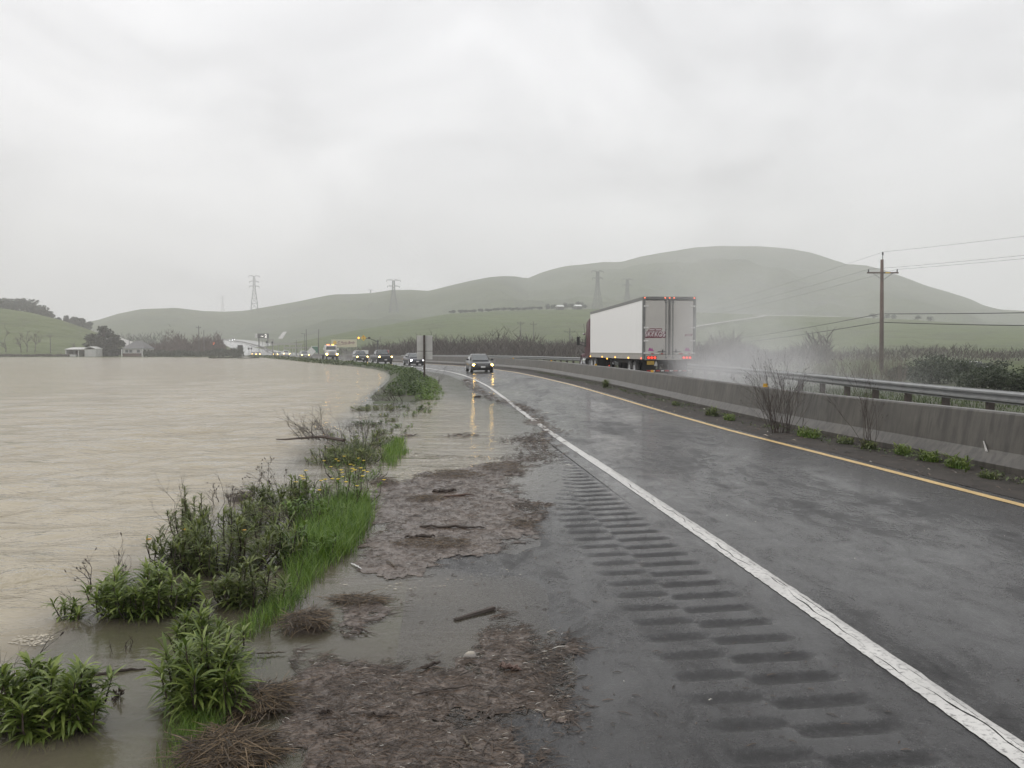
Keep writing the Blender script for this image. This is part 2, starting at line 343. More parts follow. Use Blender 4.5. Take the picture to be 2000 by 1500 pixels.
M = dict(
    asphalt=m_asphalt(), concrete=m_concrete(), water=m_water(), ground=m_ground(), grit=m_gravel(), mat=m_mat(),
    white_line=m_paint('white_road_paint', (0.56, 0.55, 0.525), (0.12, 0.117, 0.112)),
    worn_line=m_paint('worn_road_paint', (0.46, 0.45, 0.43), (0.16, 0.16, 0.155)),
    yellow_line=m_paint('yellow_road_paint', (0.62, 0.42, 0.15), (0.30, 0.22, 0.12)),
    field=m_hill('valley_grass', (0.075, 0.100, 0.036), (0.105, 0.120, 0.050), (0.07, 0.062, 0.045)),
    hill=m_hill('hill_grass', (0.056, 0.078, 0.026), (0.092, 0.106, 0.040), (0.040, 0.042, 0.026)),
    bench=m_hill('bench_grass', (0.080, 0.112, 0.032), (0.112, 0.134, 0.046), (0.070, 0.076, 0.040)),
    steel=m_plain('galvanised_steel', (0.26, 0.265, 0.265), 0.45, 0.55, 0.18, 4.0, bump=0.06),
    wood=m_plain('treated_wood', (0.060, 0.046, 0.038), 0.75, 0, 0.3, 5.0, bump=0.3),
    pole=m_plain('weathered_pole', (0.115, 0.075, 0.06), 0.8, 0, 0.3, 3.0, bump=0.3),
    greywood=m_plain('grey_wood', (0.10, 0.095, 0.09), 0.8, 0, 0.3, 3.0, bump=0.3),
    wire=m_plain('cable', (0.03, 0.03, 0.032), 0.6, 0, 0.1),
    lattice=m_plain('tower_steel', (0.05, 0.053, 0.056), 0.6, 0.1, 0.1),
    aluminium=m_plain('sign_aluminium', (0.52, 0.51, 0.49), 0.5, 0.0, 0.12, 2.0, bump=0.05),
    sign_white=m_plain('sign_white', (0.72, 0.72, 0.70), 0.4, 0, 0.06),
    sign_yellow=m_plain('sign_yellow', (0.75, 0.50, 0.06), 0.4, 0, 0.06),
    sign_green=m_plain('sign_green', (0.03, 0.16, 0.09), 0.4, 0, 0.1),
    sign_red=m_plain('sign_red', (0.50, 0.05, 0.04), 0.4, 0, 0.1),
    black=m_plain('black_plastic', (0.018, 0.018, 0.019), 0.5, 0, 0.15),
    ink=m_plain('black_ink', (0.02, 0.02, 0.02), 0.6, 0, 0.05),
    rubber=m_plain('tyre_rubber', (0.022, 0.022, 0.022), 0.7, 0, 0.2, bump=0.2),
    rim=m_plain('polished_rim', (0.60, 0.61, 0.62), 0.28, 0.8, 0.1),
    chrome=m_plain('chrome', (0.75, 0.76, 0.77), 0.12, 1.0, 0.05),
    glass=m_plain('tinted_glass', (0.030, 0.040, 0.042), 0.06, 0, 0.1, spec=0.8, Coat_Weight=0.5, Coat_Roughness=0.03),
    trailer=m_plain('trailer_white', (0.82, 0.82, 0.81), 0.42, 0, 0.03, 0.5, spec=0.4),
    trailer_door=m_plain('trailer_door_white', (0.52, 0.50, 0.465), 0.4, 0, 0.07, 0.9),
    trailer_rail=m_plain('trailer_rail', (0.40, 0.385, 0.355), 0.45, 0.3, 0.12, 3.0),
    trailer_frame=m_plain('trailer_frame', (0.20, 0.20, 0.195), 0.45, 0.5, 0.15),
    maroon=m_plain('maroon_paint', (0.060, 0.008, 0.016), 0.4, 0, 0.1, 2.0, spec=0.3),
    decal=m_plain('maroon_decal', (0.16, 0.012, 0.035), 0.45, 0, 0.05),
    decal_white=m_plain('white_decal', (0.74, 0.70, 0.70), 0.45, 0, 0.05),
    decal_pink=m_plain('magenta_decal', (0.42, 0.10, 0.30), 0.5, 0, 0.15),
    tape_red=m_plain('red_tape', (0.42, 0.03, 0.03), 0.4, 0, 0.1),
    tape_white=m_plain('white_tape', (0.70, 0.69, 0.67), 0.4, 0, 0.1),
    plate=m_plain('yellow_plate', (0.42, 0.27, 0.04), 0.5, 0, 0.2, 9.0),
    reflector=m_plain('amber_reflector', (0.72, 0.42, 0.03), 0.35, 0, 0.1),
    tail=m_emit('tail_light', (1.0, 0.07, 0.035), 1.5, (0.5, 0.02, 0.02)),
    marker=m_emit('marker_light', (1.0, 0.20, 0.09), 2.2, (0.5, 0.06, 0.03)),
    amber=m_emit('amber_light', (1.0, 0.45, 0.05), 4.0, (0.6, 0.3, 0.03)),
    head=m_emit('headlamp_lit', (1.0, 0.60, 0.12), 24.0, (0.8, 0.8, 0.8)),
    head_white=m_emit('headlamp_lit_white', (0.95, 0.97, 1.0), 14.0, (0.8, 0.8, 0.8)),
    red_lit=m_emit('red_lamp_lit', (1.0, 0.18, 0.05), 5.0, (0.5, 0.05, 0.02)),
    led=m_emit('sign_led', (1.0, 0.95, 0.85), 1.2, (0.5, 0.5, 0.5)),
    car_grey=m_plain('dark_grey_paint', (0.016, 0.018, 0.020), 0.3, 0.2, 0.1, Coat_Weight=0.35, Coat_Roughness=0.05),
    car_navy=m_plain('navy_paint', (0.014, 0.017, 0.030), 0.3, 0.2, 0.1, Coat_Weight=0.3, Coat_Roughness=0.05),
    car_black=m_plain('black_paint', (0.010, 0.010, 0.011), 0.35, 0.0, 0.1, Coat_Weight=0.2, Coat_Roughness=0.05),
    car_green=m_plain('slate_paint', (0.038, 0.045, 0.042), 0.28, 0.2, 0.1, Coat_Weight=0.7, Coat_Roughness=0.05),
    car_silver=m_plain('silver_paint', (0.30, 0.31, 0.30), 0.3, 0.5, 0.08, Coat_Weight=0.6, Coat_Roughness=0.05),
    car_white=m_plain('white_car_paint', (0.66, 0.66, 0.65), 0.3, 0, 0.05, Coat_Weight=0.6, Coat_Roughness=0.05),
    shed=m_plain('whitewashed_boards', (0.50, 0.50, 0.48), 0.7, 0, 0.15, 0.6),
    roof=m_plain('grey_shingle', (0.13, 0.13, 0.13), 0.8, 0, 0.15, 0.8),
    rust=m_plain('rusty_sheet', (0.10, 0.06, 0.05), 0.7, 0, 0.3, 0.8),
    pale=m_plain('pale_road', (0.30, 0.29, 0.27), 0.6, 0, 0.1, 0.05),
    herb=m_leaf('herb_leaf', (0.064, 0.108, 0.016), (0.250, 0.310, 0.072)),
    herb2=m_leaf('herb_leaf_olive', (0.062, 0.090, 0.020), (0.205, 0.240, 0.068)),
    grass=m_leaf('fresh_grass', (0.055, 0.128, 0.012), (0.205, 0.310, 0.045)),
    grass_dull=m_leaf('dull_grass', (0.040, 0.066, 0.018), (0.100, 0.125, 0.040)),
    cover=m_leaf('ground_cover_leaf', (0.032, 0.062, 0.017), (0.115, 0.165, 0.040)),
    lime=m_leaf('lime_leaf', (0.080, 0.150, 0.022), (0.165, 0.240, 0.045)),
    bush=m_leaf('bush_leaf', (0.022, 0.036, 0.016), (0.060, 0.078, 0.036), 0.5, 0.15),
    cypress=m_leaf('cypress_leaf', (0.016, 0.024, 0.014), (0.040, 0.050, 0.028), 0.6, 0.1),
    grove=m_leaf('grove_leaf', (0.026, 0.036, 0.024), (0.055, 0.066, 0.042), 0.6, 0.1),
    willow=m_stalk('willow_twigs', (0.052, 0.042, 0.036), (0.120, 0.100, 0.086), 0.85),
    willow_red=m_stalk('red_willow_twigs', (0.060, 0.042, 0.036), (0.115, 0.084, 0.072), 0.85),
    dead=m_stalk('dead_stems', (0.032, 0.024, 0.020), (0.090, 0.066, 0.052), 0.75),
    dry=m_stalk('dry_weed', (0.085, 0.070, 0.052), (0.190, 0.160, 0.125), 0.8),
    pale_stone=m_plain('pale_stone', (0.40, 0.36, 0.30), 0.6, 0, 0.35, 30.0, bump=0.5),
    straw=m_stalk('wet_straw', (0.022, 0.015, 0.010), (0.220, 0.155, 0.088), 0.45),
    bits=m_stalk('wet_litter', (0.026, 0.018, 0.013), (0.120, 0.084, 0.058), 0.45),
    pale_bits=m_stalk('pale_litter', (0.30, 0.26, 0.20), (0.62, 0.60, 0.56), 0.5),
    flower=m_leaf('yellow_petal', (0.75, 0.52, 0.02), (0.85, 0.66, 0.05), 0.5, 0.2),
    orange=m_leaf('orange_petal', (0.75, 0.38, 0.02), (0.85, 0.46, 0.03), 0.5, 0.2),
    foam=m_plain('foam', (0.46, 0.41, 0.32), 0.6, 0, 0.15, 30.0, bump=0.4),
    stone=m_plain('stone', (0.24, 0.22, 0.20), 0.6, 0, 0.3, 9.0, bump=0.4),
)

# ------------------------------------------------------------------ the road's line (its white edge line) and surface
CTRL = [(-14, 3.00), (-6, 2.62), (0, 2.34), (3.5, 2.16), (6.5, 1.90), (11, 1.50), (17.4, 0.90), (28, 0.0), (41, -1.10), (52, -2.30), (62, -3.65), (72, -5.45), (84, -8.35), (97, -12.5),
        (112, -18.0), (130, -24.6), (165, -37.4), (195, -48.6), (250, -69.5), (320, -97)]
_cy = np.array([c[0] for c in CTRL], float); _cx = np.array([c[1] for c in CTRL], float)
def _smooth_curve():
    ys = np.arange(-14, 320, 0.25); xs = np.interp(ys, _cy, _cx)
    for w in (17, 13, 9):
        k = np.ones(w) / w; pad = np.pad(xs, w // 2, mode='reflect', reflect_type='odd'); xs = np.convolve(pad, k, 'valid')
    d = np.hypot(np.diff(xs), np.diff(ys)); s = np.concatenate([[0], np.cumsum(d)])
    return s, xs, ys
CS, CX, CY = _smooth_curve()
CS = CS - np.interp(0, CY, CS)               # s = 0 beside the camera
_tx = np.gradient(CX, CS); _ty = np.gradient(CY, CS)
def frame(s):
    x, y = np.interp(s, CS, CX), np.interp(s, CS, CY); a, b = np.interp(s, CS, _tx), np.interp(s, CS, _ty)
    return x, y, b, -a, a, b                  # point, right normal, tangent
ZW = -0.06
TE = [(-14, -2.3), (2, -2.2), (3.4, -2.1), (4.6, -1.95), (6.8, -1.75), (9, -1.5), (13, -1.05), (15.5, -0.6), (18.5, -0.1), (22, 0.05), (26, -0.1), (30, -0.6), (38, -0.95), (48, -0.85), (60, -1.0), (72, -1.4), (90, -2.0), (400, -2.2)]
EE = [(-14, 0.0), (18, 0.002), (30, 0.014), (40, 0.024), (62, 0.040), (110, 0.040), (160, 0.02), (400, 0.012)]
HUMP = [(-14, -0.025), (9, -0.025), (10.5, -0.06), (27, -0.05), (30, 0.02), (34, 0.14), (40, 0.22), (56, 0.25), (70, 0.16), (120, 0.20), (400, 0.25)]
def fi(tab, s): return np.interp(s, [a for a, _ in tab], [b for _, b in tab])
def zsurf(s, t):
    s = np.asarray(s, float); t = np.asarray(t, float)
    te = fi(TE, s); zl = ZW - 0.03 * te; e = fi(EE, s)
    wob = 0.012 * np.sin(s * 1.7 + t * 2.1) + 0.010 * np.sin(s * 0.83 - t * 3.0 + 1.0) + 0.007 * np.sin(s * 4.1 + t * 1.3)
    z = np.where(t > 0, zl + e * np.clip(t, 0, 11.0), zl + 0.03 * np.clip(t, -2.7, 0) + wob * np.clip((-1.4 - t) / 0.8, 0, 1))
    dip = np.interp(s, [9, 13, 28, 36], [0, 1, 1, 0]) * np.clip((-t - 0.5) / 1.2, 0, 1) * (t > -2.7)
    z = z - 0.055 * dip
    # verge: hump that carries the plants, then the lake bed
    h = ZW + fi(HUMP, s); z27 = zl - 0.081 - 0.055 * np.interp(s, [9, 13, 28, 36], [0, 1, 1, 0])
    u = np.clip((-2.7 - t) / 0.9, 0, 1); u = u * u * (3 - 2 * u)
    w = np.clip((-4.6 - t) / 1.6, 0, 1); w = w * w * (3 - 2 * w)
    zv = z27 * (1 - u) + (h + 0.6 * wob) * u; zv = zv * (1 - w) + (-0.55) * w
    z = np.where(t < -2.7, zv, z)
    # right-hand bank behind the guard rail
    v = np.clip((t - 11.6) / 4.5, 0, 1); v = v * v * (3 - 2 * v)
    z = np.where(t > 11.6, z * (1 - v) + 0.02 * v, z)
    return z
def W(s, t, dz=0.0):
    x, y, nx, ny, _, _ = frame(s)
    return Vector((float(x + nx * t), float(y + ny * t), float(zsurf(s, t)) + dz))
def heading(s):
    _, _, _, _, a, b = frame(s); return math.atan2(float(b), float(a)) - math.pi / 2
def s_of_y(y): return float(np.interp(y, CY, CS))
def to_st(X, Y):
    X = np.asarray(X, float).ravel(); Y = np.asarray(Y, float).ravel(); S = np.empty_like(X); T = np.empty_like(X)
    cs, cx, cyy = CS[::4], CX[::4], CY[::4]; tx, ty = _tx[::4], _ty[::4]
    for i in range(0, len(X), 4000):
        dx = X[i:i + 4000, None] - cx; dy = Y[i:i + 4000, None] - cyy
        k = np.argmin(dx * dx + dy * dy, 1); r = np.arange(len(k))
        S[i:i + 4000] = cs[k] + dx[r, k] * tx[k] + dy[r, k] * ty[k]; T[i:i + 4000] = dx[r, k] * ty[k] - dy[r, k] * tx[k]
    return S, T
def zat(x, y):
    s, t = to_st([x], [y]); return float(zsurf(s, t)[0])

def strip(name, ss, ts, mat, dz=0.0, drop=None, zf=None, parent=None):
    """sheet over the road: rows ss (along), columns ts (across); uv in metres"""
    S, T = np.meshgrid(ss, ts, indexing='ij'); x, y, nx, ny, _, _ = frame(S)
    Z = zsurf(S, T) + dz if zf is None else zf(S, T)
    V = np.stack([x + nx * T, y + ny * T, Z], -1).reshape(-1, 3); n = len(ts)
    i, j = np.meshgrid(np.arange(len(ss) - 1), np.arange(n - 1), indexing='ij')
    F = np.stack([i * n + j, i * n + j + 1, (i + 1) * n + j + 1, (i + 1) * n + j], -1).reshape(-1, 4)
    if drop is not None:
        sm = (np.asarray(ss)[:-1] + np.asarray(ss)[1:]) / 2; tm = (np.asarray(ts)[:-1] + np.asarray(ts)[1:]) / 2
        keep = ~drop(*np.meshgrid(sm, tm, indexing='ij')).ravel(); F = F[keep]
    me = np_mesh(name, V, F, mat)
    uvl = me.uv_layers.new(name='UVMap'); idx = np.empty(len(me.loops), np.int32); me.loops.foreach_get('vertex_index', idx)
    uvl.data.foreach_set('uv', np.stack([S.ravel()[idx], T.ravel()[idx]], -1).astype(np.float32).ravel())
    return link(name, me, parent)

# ------------------------------------------------------------------ setting: ground, road, water
def build_ground():
    def axis(lim, near, step):
        a = list(np.arange(0, near, step)); x = near
        while x < lim: a.append(x); x *= 1.25
        a.append(lim); return a
    ax = axis(6000, 340, 10); xs = np.array(sorted(set([-v for v in ax] + ax))); ys = np.array(sorted(set([-v for v in axis(800, 40, 20)] + axis(7000, 380, 10))))
    X, Y = np.meshgrid(xs, ys, indexing='ij')
    _, T = to_st(np.clip(X, -400, 400).ravel(), np.clip(Y, -14, 400).ravel()); T = T.reshape(X.shape)
    lake = (T < -2.0) & (Y < 250) & (X > -700)
    Z = np.where(lake, -1.2, -0.02 + 0.25 * np.clip((Y - 250) / 80, 0, 1)); Z = np.where(np.abs(T + 1) < 16, -1.0, Z)
    n = len(ys); i, j = np.meshgrid(np.arange(len(xs) - 1), np.arange(n - 1), indexing='ij')
    F = np.stack([i * n + j, (i + 1) * n + j, (i + 1) * n + j + 1, i * n + j + 1], -1).reshape(-1, 4)
    struct(link('ground', np_mesh('ground', np.stack([X, Y, Z], -1).reshape(-1, 3), F, M['field'])))
build_ground()

S_END = float(CS[-1])
S_ROWS = np.concatenate([np.arange(-10, 30, 0.25), np.arange(30, 110, 1.0), np.arange(110, S_END - 2, 4.0), [S_END]])
RS0, RSTEP, RN = 2.2, 0.305, 92
RS1 = RS0 + RSTEP * RN
RT0, RT1 = -1.28, -0.30
rows = np.array(sorted(set(np.round(S_ROWS, 4)) | {round(RS0, 4), round(RS1, 4)}))
rows = rows[~((np.abs(rows - RS0) < 0.05) & (np.abs(rows - RS0) > 1e-3)) & ~((np.abs(rows - RS1) < 0.05) & (np.abs(rows - RS1) > 1e-3))]
road = struct(strip('road', rows, [-2.7, -2.4, -2.1, -1.8, -1.55, RT0, RT1, 0, 1, 2, 3, 4, 4.15, 5.0, 6.0, 6.8, 8.7, 10.6, 11.2], M['asphalt'],
              drop=lambda s, t: (s > RS0) & (s < RS1) & (t > RT0) & (t < RT1)))
verge_l = struct(strip('verge', np.concatenate([np.arange(-10, 62, 0.5), np.arange(62, S_END, 4.0)]), [-8, -6.6, -6, -5.5, -5, -4.6, -4.2, -3.8, -3.6, -3.3, -3.0, -2.7], M['ground']))
verge_r = struct(strip('verge', np.concatenate([np.arange(-10, 62, 2.0), np.arange(62, S_END, 4.0)]), [11.2, 11.6, 12.2, 13, 14, 15, 16.2, 22, 30], M['ground']))
grit = struct(strip('grit_strip', np.concatenate([np.arange(-8, 60, 0.5), np.arange(60, 130, 3.0)]), [4.22, 4.6, 5.0, 5.52], M['grit'], dz=0.004))

# rumble strip: one ground-out tile for each groove, all sharing a mesh
def rumble_mesh():
    nu, nv = 26, 21
    us = np.linspace(-RSTEP / 2 - 0.0005, RSTEP / 2 + 0.0005, nu); vs = np.concatenate([[RT0 - 0.015], np.linspace(RT0, RT1, nv - 2), [RT1 + 0.015]]); mid = (RT0 + RT1) / 2
    V = []
    for u in us:
        for v in vs:
            left = v < mid - 0.03
            ph = 0.055 if left else -0.045                      # two wheels ground it: the halves do not line up
            w = 0.078
            g = max(0.0, 1 - ((u - ph) / w) ** 2)
            ed = min(1.0, max(0.0, (v - RT0 - 0.03) / 0.10)) * min(1.0, max(0.0, (RT1 - 0.02 - v) / 0.07))
            md = min(1.0, abs(v - mid + 0.03) / 0.035)
            z = -0.013 * g * ed * (0.4 + 0.6 * md) * (0.8 if left else 1.0)
            x, y, nx, ny, tx, ty = 0, 0, 1, 0, 0, 1
            V.append((v, u, z - (0.003 if v < RT0 - 1e-6 or v > RT1 + 1e-6 else 0.0)))
    F = [(i * nv + j, i * nv + j + 1, (i + 1) * nv + j + 1, (i + 1) * nv + j) for i in range(nu - 1) for j in range(nv - 1)]
    me = np_mesh('rumble_groove', V, F, M['asphalt'])
    at_ = me.attributes.new('cut', 'FLOAT', 'POINT'); at_.data.foreach_set('value', [min(1.0, -v[2] / 0.010) for v in V])
    return me
rm = rumble_mesh()
for k in range(RN):
    s = RS0 + RSTEP * (k + 0.5)
    p0 = W(s, 0.0); x, y, nx, ny, tx, ty = frame(s)
    za, zb = float(zsurf(s, -1.28)), float(zsurf(s, 0.0 - 1e-6)); slope = math.atan2(zb - za, 1.28)
    d = 0.15; lz = (float(zsurf(s + d, -0.5)) - float(zsurf(s - d, -0.5))) / (2 * d)
    o = link('rumble_groove', rm, road)
    ex = Vector((nx * math.cos(slope), ny * math.cos(slope), math.sin(slope))); ey = Vector((tx, ty, lz)).normalized(); ez = ex.cross(ey)
    mw = Matrix(((ex.x, ey.x, ez.x, p0.x), (ex.y, ey.y, ez.y, p0.y), (ex.z, ey.z, ez.z, float(zsurf(s, -1e-6))), (0, 0, 0, 1)))
    o.matrix_world = mw

# painted lines: a few millimetres proud of the asphalt, with chipped edges and a crack along the near white line
def jag_strip(name, s0, s1, step, ta, tb, mat, amp, dz=0.004, fa=None, fb=None, parent=road):
    r = random.Random(hash(name) % 1000 + int(s0 * 10)); mb = MB(); ss = np.arange(s0, s1 + step / 2, step); vs = []
    for s in ss:
        a = ta if fa is None else fa(s); b = tb if fb is None else fb(s)
        a += r.uniform(-amp, amp); b += r.uniform(-amp, amp)
        for t in (a, (a + b) / 2, b): vs.append(W(float(s), float(t), dz))
    n = len(ss); fs = []
    for i in range(n - 1):
        for j in range(2): fs.append((i * 3 + j, i * 3 + j + 1, i * 3 + j + 4, i * 3 + j + 3))
    mb.add(vs, fs); return mb.build(name, mat, parent)
def crack(s): return 0.005 + 0.020 * math.sin(s * 2.3) + 0.014 * math.sin(s * 5.1 + 1) + 0.008 * math.sin(s * 17.0)
def crackw(s): return 0.001 + 0.0035 * max(0.0, math.sin(s * 3.7)) + 0.003 * max(0, math.sin(s * 11.0 + 2))
jag_strip('white_edge_line', -6, 11.0, 0.035, -0.085, 0, M['white_line'], 0.0015, fa=lambda s: -0.070 + 0.005 * math.sin(s * 61) * math.sin(s * 23), fb=lambda s: crack(s) - crackw(s))
jag_strip('white_edge_line', -6, 11.0, 0.035, 0, 0.052, M['white_line'], 0.002, fa=lambda s: crack(s) + crackw(s))
jag_strip('worn_line_edge', -6, 14.0, 0.10, 0.055, 0.085, M['worn_line'], 0.006)
jag_strip('white_edge_line', 11.01, 60, 0.25, -0.070, 0.065, M['white_line'], 0.006)
jag_strip('white_edge_line', 60, 300, 2.0, -0.09, 0.09, M['white_line'], 0.006)
jag_strip('yellow_edge_line', -6, 60, 0.2, 3.93, 4.06, M['yellow_line'], 0.006)
jag_strip('yellow_edge_line', 60, 220, 2.0, 3.92, 4.06, M['yellow_line'], 0.004)
jag_strip('yellow_edge_line', -6, 200, 1.0, 7.05, 7.17, M['yellow_line'], 0.004)

# flood water: one sheet, its depth over the ground stored for the silt
def build_water():
    xs = list(np.arange(3.4, -9, -0.11)); x = -9.0; st = 0.14
    while x > -760: xs.append(x); x -= st; st *= 1.075
    ys = [-4.0, 0.0]; y = 2.0; st = 0.05
    while y < 256: ys.append(y); y += st; st = min(st * 1.012, 4.0) if y < 60 else min(st * 1.03, 6.0)
    ys.append(258.0)
    xs = np.array(xs[::-1]); ys = np.array(ys)
    X, Y = np.meshgrid(xs, ys, indexing='ij'); S, T = to_st(np.clip(X, -300, 50), Y); S = S.reshape(X.shape); T = T.reshape(X.shape)
    far = X < -280; T = np.where(far, -200, T)
    bed = np.where(T < -8, -1.2, zsurf(S, T)); D = ZW - bed
    deep = np.clip((-T - 3.6) / 4.0, 0, 1) * np.clip((Y + 2) / 6, 0, 1)
    gx = np.abs(np.gradient(X, axis=0)); gy = np.abs(np.gradient(Y, axis=1)); rgh = np.zeros_like(X); wr = np.random.default_rng(11)
    for lam in (0.42, 0.5, 0.6, 0.7, 0.85, 1.0, 1.2, 1.5, 1.9, 2.4, 3.0):                       # short wind waves running in towards the verge
        for q in range(2):
            a = math.pi / 2 + 0.35 + wr.uniform(-0.75, 0.75); kx, ky = math.cos(a) * 6.283 / lam, math.sin(a) * 6.283 / lam; ph = wr.uniform(0, 6.283)
            ok_ = np.clip(1.6 - 4.0 * np.maximum(gx * abs(kx), gy * abs(ky)) / 6.283, 0, 1); grp = 0.55 + 0.45 * np.sin(X * wr.uniform(.1, .5) + Y * wr.uniform(.1, .5) + ph)
            rgh += 0.0112 * lam ** 0.9 * np.sin(kx * X + ky * Y + ph + 0.5 * np.sin(X * 0.9 + Y * 0.6 + q)) * ok_ * grp
    Z = ZW + rgh * deep * np.clip(1.2 - Y / 70, 0, 1) + 0.0012 * np.sin(X * 9 + Y * 3) * (T > -3)
    n = len(ys); i, j = np.meshgrid(np.arange(len(xs) - 1), np.arange(n - 1), indexing='ij')
    F = np.stack([i * n + j, (i + 1) * n + j, (i + 1) * n + j + 1, i * n + j + 1], -1).reshape(-1, 4)
    ok = ((T.ravel()[F] < 0.75).all(1)) & ((D.ravel()[F] > -0.10).any(1))
    V = np.stack([X, Y, Z], -1).reshape(-1, 3); F = F[ok]
    used = np.unique(F); mp = np.full(len(V), -1); mp[used] = np.arange(len(used))
    me = np_mesh('flood_water', V[used], mp[F], M['water'])
    at_ = me.attributes.new('depth', 'FLOAT', 'POINT'); at_.data.foreach_set('value', np.clip(D.ravel()[used], 0, 1).astype(np.float32))
    o = struct(link('flood_water', me))
build_water()

# ------------------------------------------------------------------ hills
def cat_interp(tab, x):
    xs = [a for a, *_ in tab]; return [float(np.interp(x, xs, [r[k] for r in tab])) for k in range(1, len(tab[0]))]
class Hill:
    """a ridge: crest at real distances and heights, a front slope down to the valley and a back slope"""
    def __init__(s, crest, zb=0.0, power=1.25, rough=1.0, seed=0, back=1.12):
        s.crest, s.zb, s.pw, s.rough, s.seed, s.back = crest, zb, power, rough, seed, back
    def point(s, px, v):
        py, dc, df = cat_interp(s.crest, px); zc = at(px, py, dc).z; u = (px - 1000) / FPX
        if v <= 1:
            d = df + (dc - df) * v; k = (v * v * (3 - 2 * v)) ** (1 / s.pw) if s.pw != 1 else v
            k = 0.55 * v ** s.pw + 0.45 * (v * v * (3 - 2 * v)); k = min(1.0, k)
        else:
            d = dc * (1 + (s.back - 1) * (v - 1)); w = v - 1; k = 1 - w * w * 0.9
        x = u * d; h = max(0.0, zc - s.zb)
        g = mnoise.fractal(Vector((x * 0.006 + s.seed, d * 0.0045, s.seed * 1.7)), 1.0, 2.0, 4)
        g2 = mnoise.fractal(Vector((x * 0.02 + s.seed, d * 0.012, 4.0)), 1.0, 2.0, 3)
        amp = 4 * min(v, 1) * (1 - min(v, 1)) * (1 - 0.75 * min(v, 1)) if v <= 1 else 0
        z = s.zb + h * k + s.rough * amp * (g * 0.16 * h + g2 * 0.035 * h) + (g2 * 0.5 * min(v, 1) if v <= 1 else 0)
        return Vector((x, d, z - (1.5 if v == 0 else 0)))
    def find(s, px, py, lo=0.02, hi=1.0):
        """the place on the front slope seen at a pixel"""
        best = None
        for k in range(140):
            v = lo + (hi - lo) * k / 139; p = s.point(px, v)
            q = project(p)[1]
            if best is None or abs(q - py) < best[0]: best = (abs(q - py), p)
        return best[1]
    def build(s, name, x0, x1, nu, nv, mat):
        us = np.linspace(x0, x1, nu); vs = list(np.linspace(0, 1, nv)) + [1.1, 1.25, 1.5, 1.8, 2.0]; n = len(vs)
        V = [s.point(float(u), float(v)) for u in us for v in vs]
        F = [(i * n + j, (i + 1) * n + j, (i + 1) * n + j + 1, i * n + j + 1) for i in range(nu - 1) for j in range(n - 1)]
        return struct(link(name, np_mesh(name, V, F, mat)))
def project(p):
    d = p - Vector((0, 0, CAM_H)); f = d.y * math.cos(PITCH) - d.z * math.sin(PITCH); u = d.y * math.sin(PITCH) + d.z * math.cos(PITCH)
    return 1000 + FPX * d.x / f, 750 - FPX * u / f
sky_line = [(-400, 640), (0, 640), (150, 632), (190, 626), (230, 613), (275, 604), (345, 601), (400, 608), (440, 609), (480, 607), (530, 598), (600, 585), (650, 575), (700, 574), (730, 572), (765, 566),
            (800, 566), (840, 568), (880, 558), (920, 548), (955, 541), (985, 539), (1010, 540), (1030, 544), (1060, 531), (1100, 520), (1140, 516), (1180, 511), (1210, 512), (1250, 501), (1300, 492),
            (1350, 484), (1400, 480), (1480, 481), (1540, 486), (1580, 494), (1620, 507), (1650, 517), (1690, 519), (1720, 526), (1760, 541), (1800, 556), (1850, 571), (1890, 583), (1920, 597), (1950, 604), (2100, 612), (2500, 630)]
def dcrest(px): return float(np.interp(px, [-400, 300, 700, 1000, 1040, 1400, 1700, 2000, 2500], [1000, 1050, 1150, 1250, 1450, 1650, 1500, 1250, 1200]))
hill_main = Hill([(px, py, dcrest(px), float(np.interp(px, [-400, 400, 700, 1000, 2500], [640, 660, 560, 640, 700]))) for px, py in sky_line], 0.0, 1.15, 1.5, 3.1)
hill_main.build('hills', -400, 2500, 240, 44, M['hill'])
hill_bench = Hill([(430, 686, 420, 380), (560, 672, 430, 340), (700, 645, 480, 330), (800, 626, 540, 320), (880, 612, 580, 310), (1000, 607, 600, 310), (1150, 603, 620, 310), (1300, 607, 640, 310), (1450, 614, 650, 300), (1600, 617, 640, 290),
                   (1750, 623, 600, 280), (1900, 633, 560, 270), (2050, 640, 520, 260), (2500, 650, 520, 260)], -0.1, 1.0, 0.6, 8.4, 1.3)
hill_bench.build('hills', 430, 2500, 150, 30, M['bench'])
hill_left = Hill([(-500, 560, 430, 275), (-150, 585, 420, 275), (0, 603, 410, 280), (60, 611, 405, 285), (120, 625, 400, 290), (180, 645, 395, 295), (240, 668, 390, 300), (330, 686, 380, 310)], -0.1, 1.0, 0.5, 5.2, 1.3)
hill_left.build('hills', -500, 330, 60, 26, M['bench'])

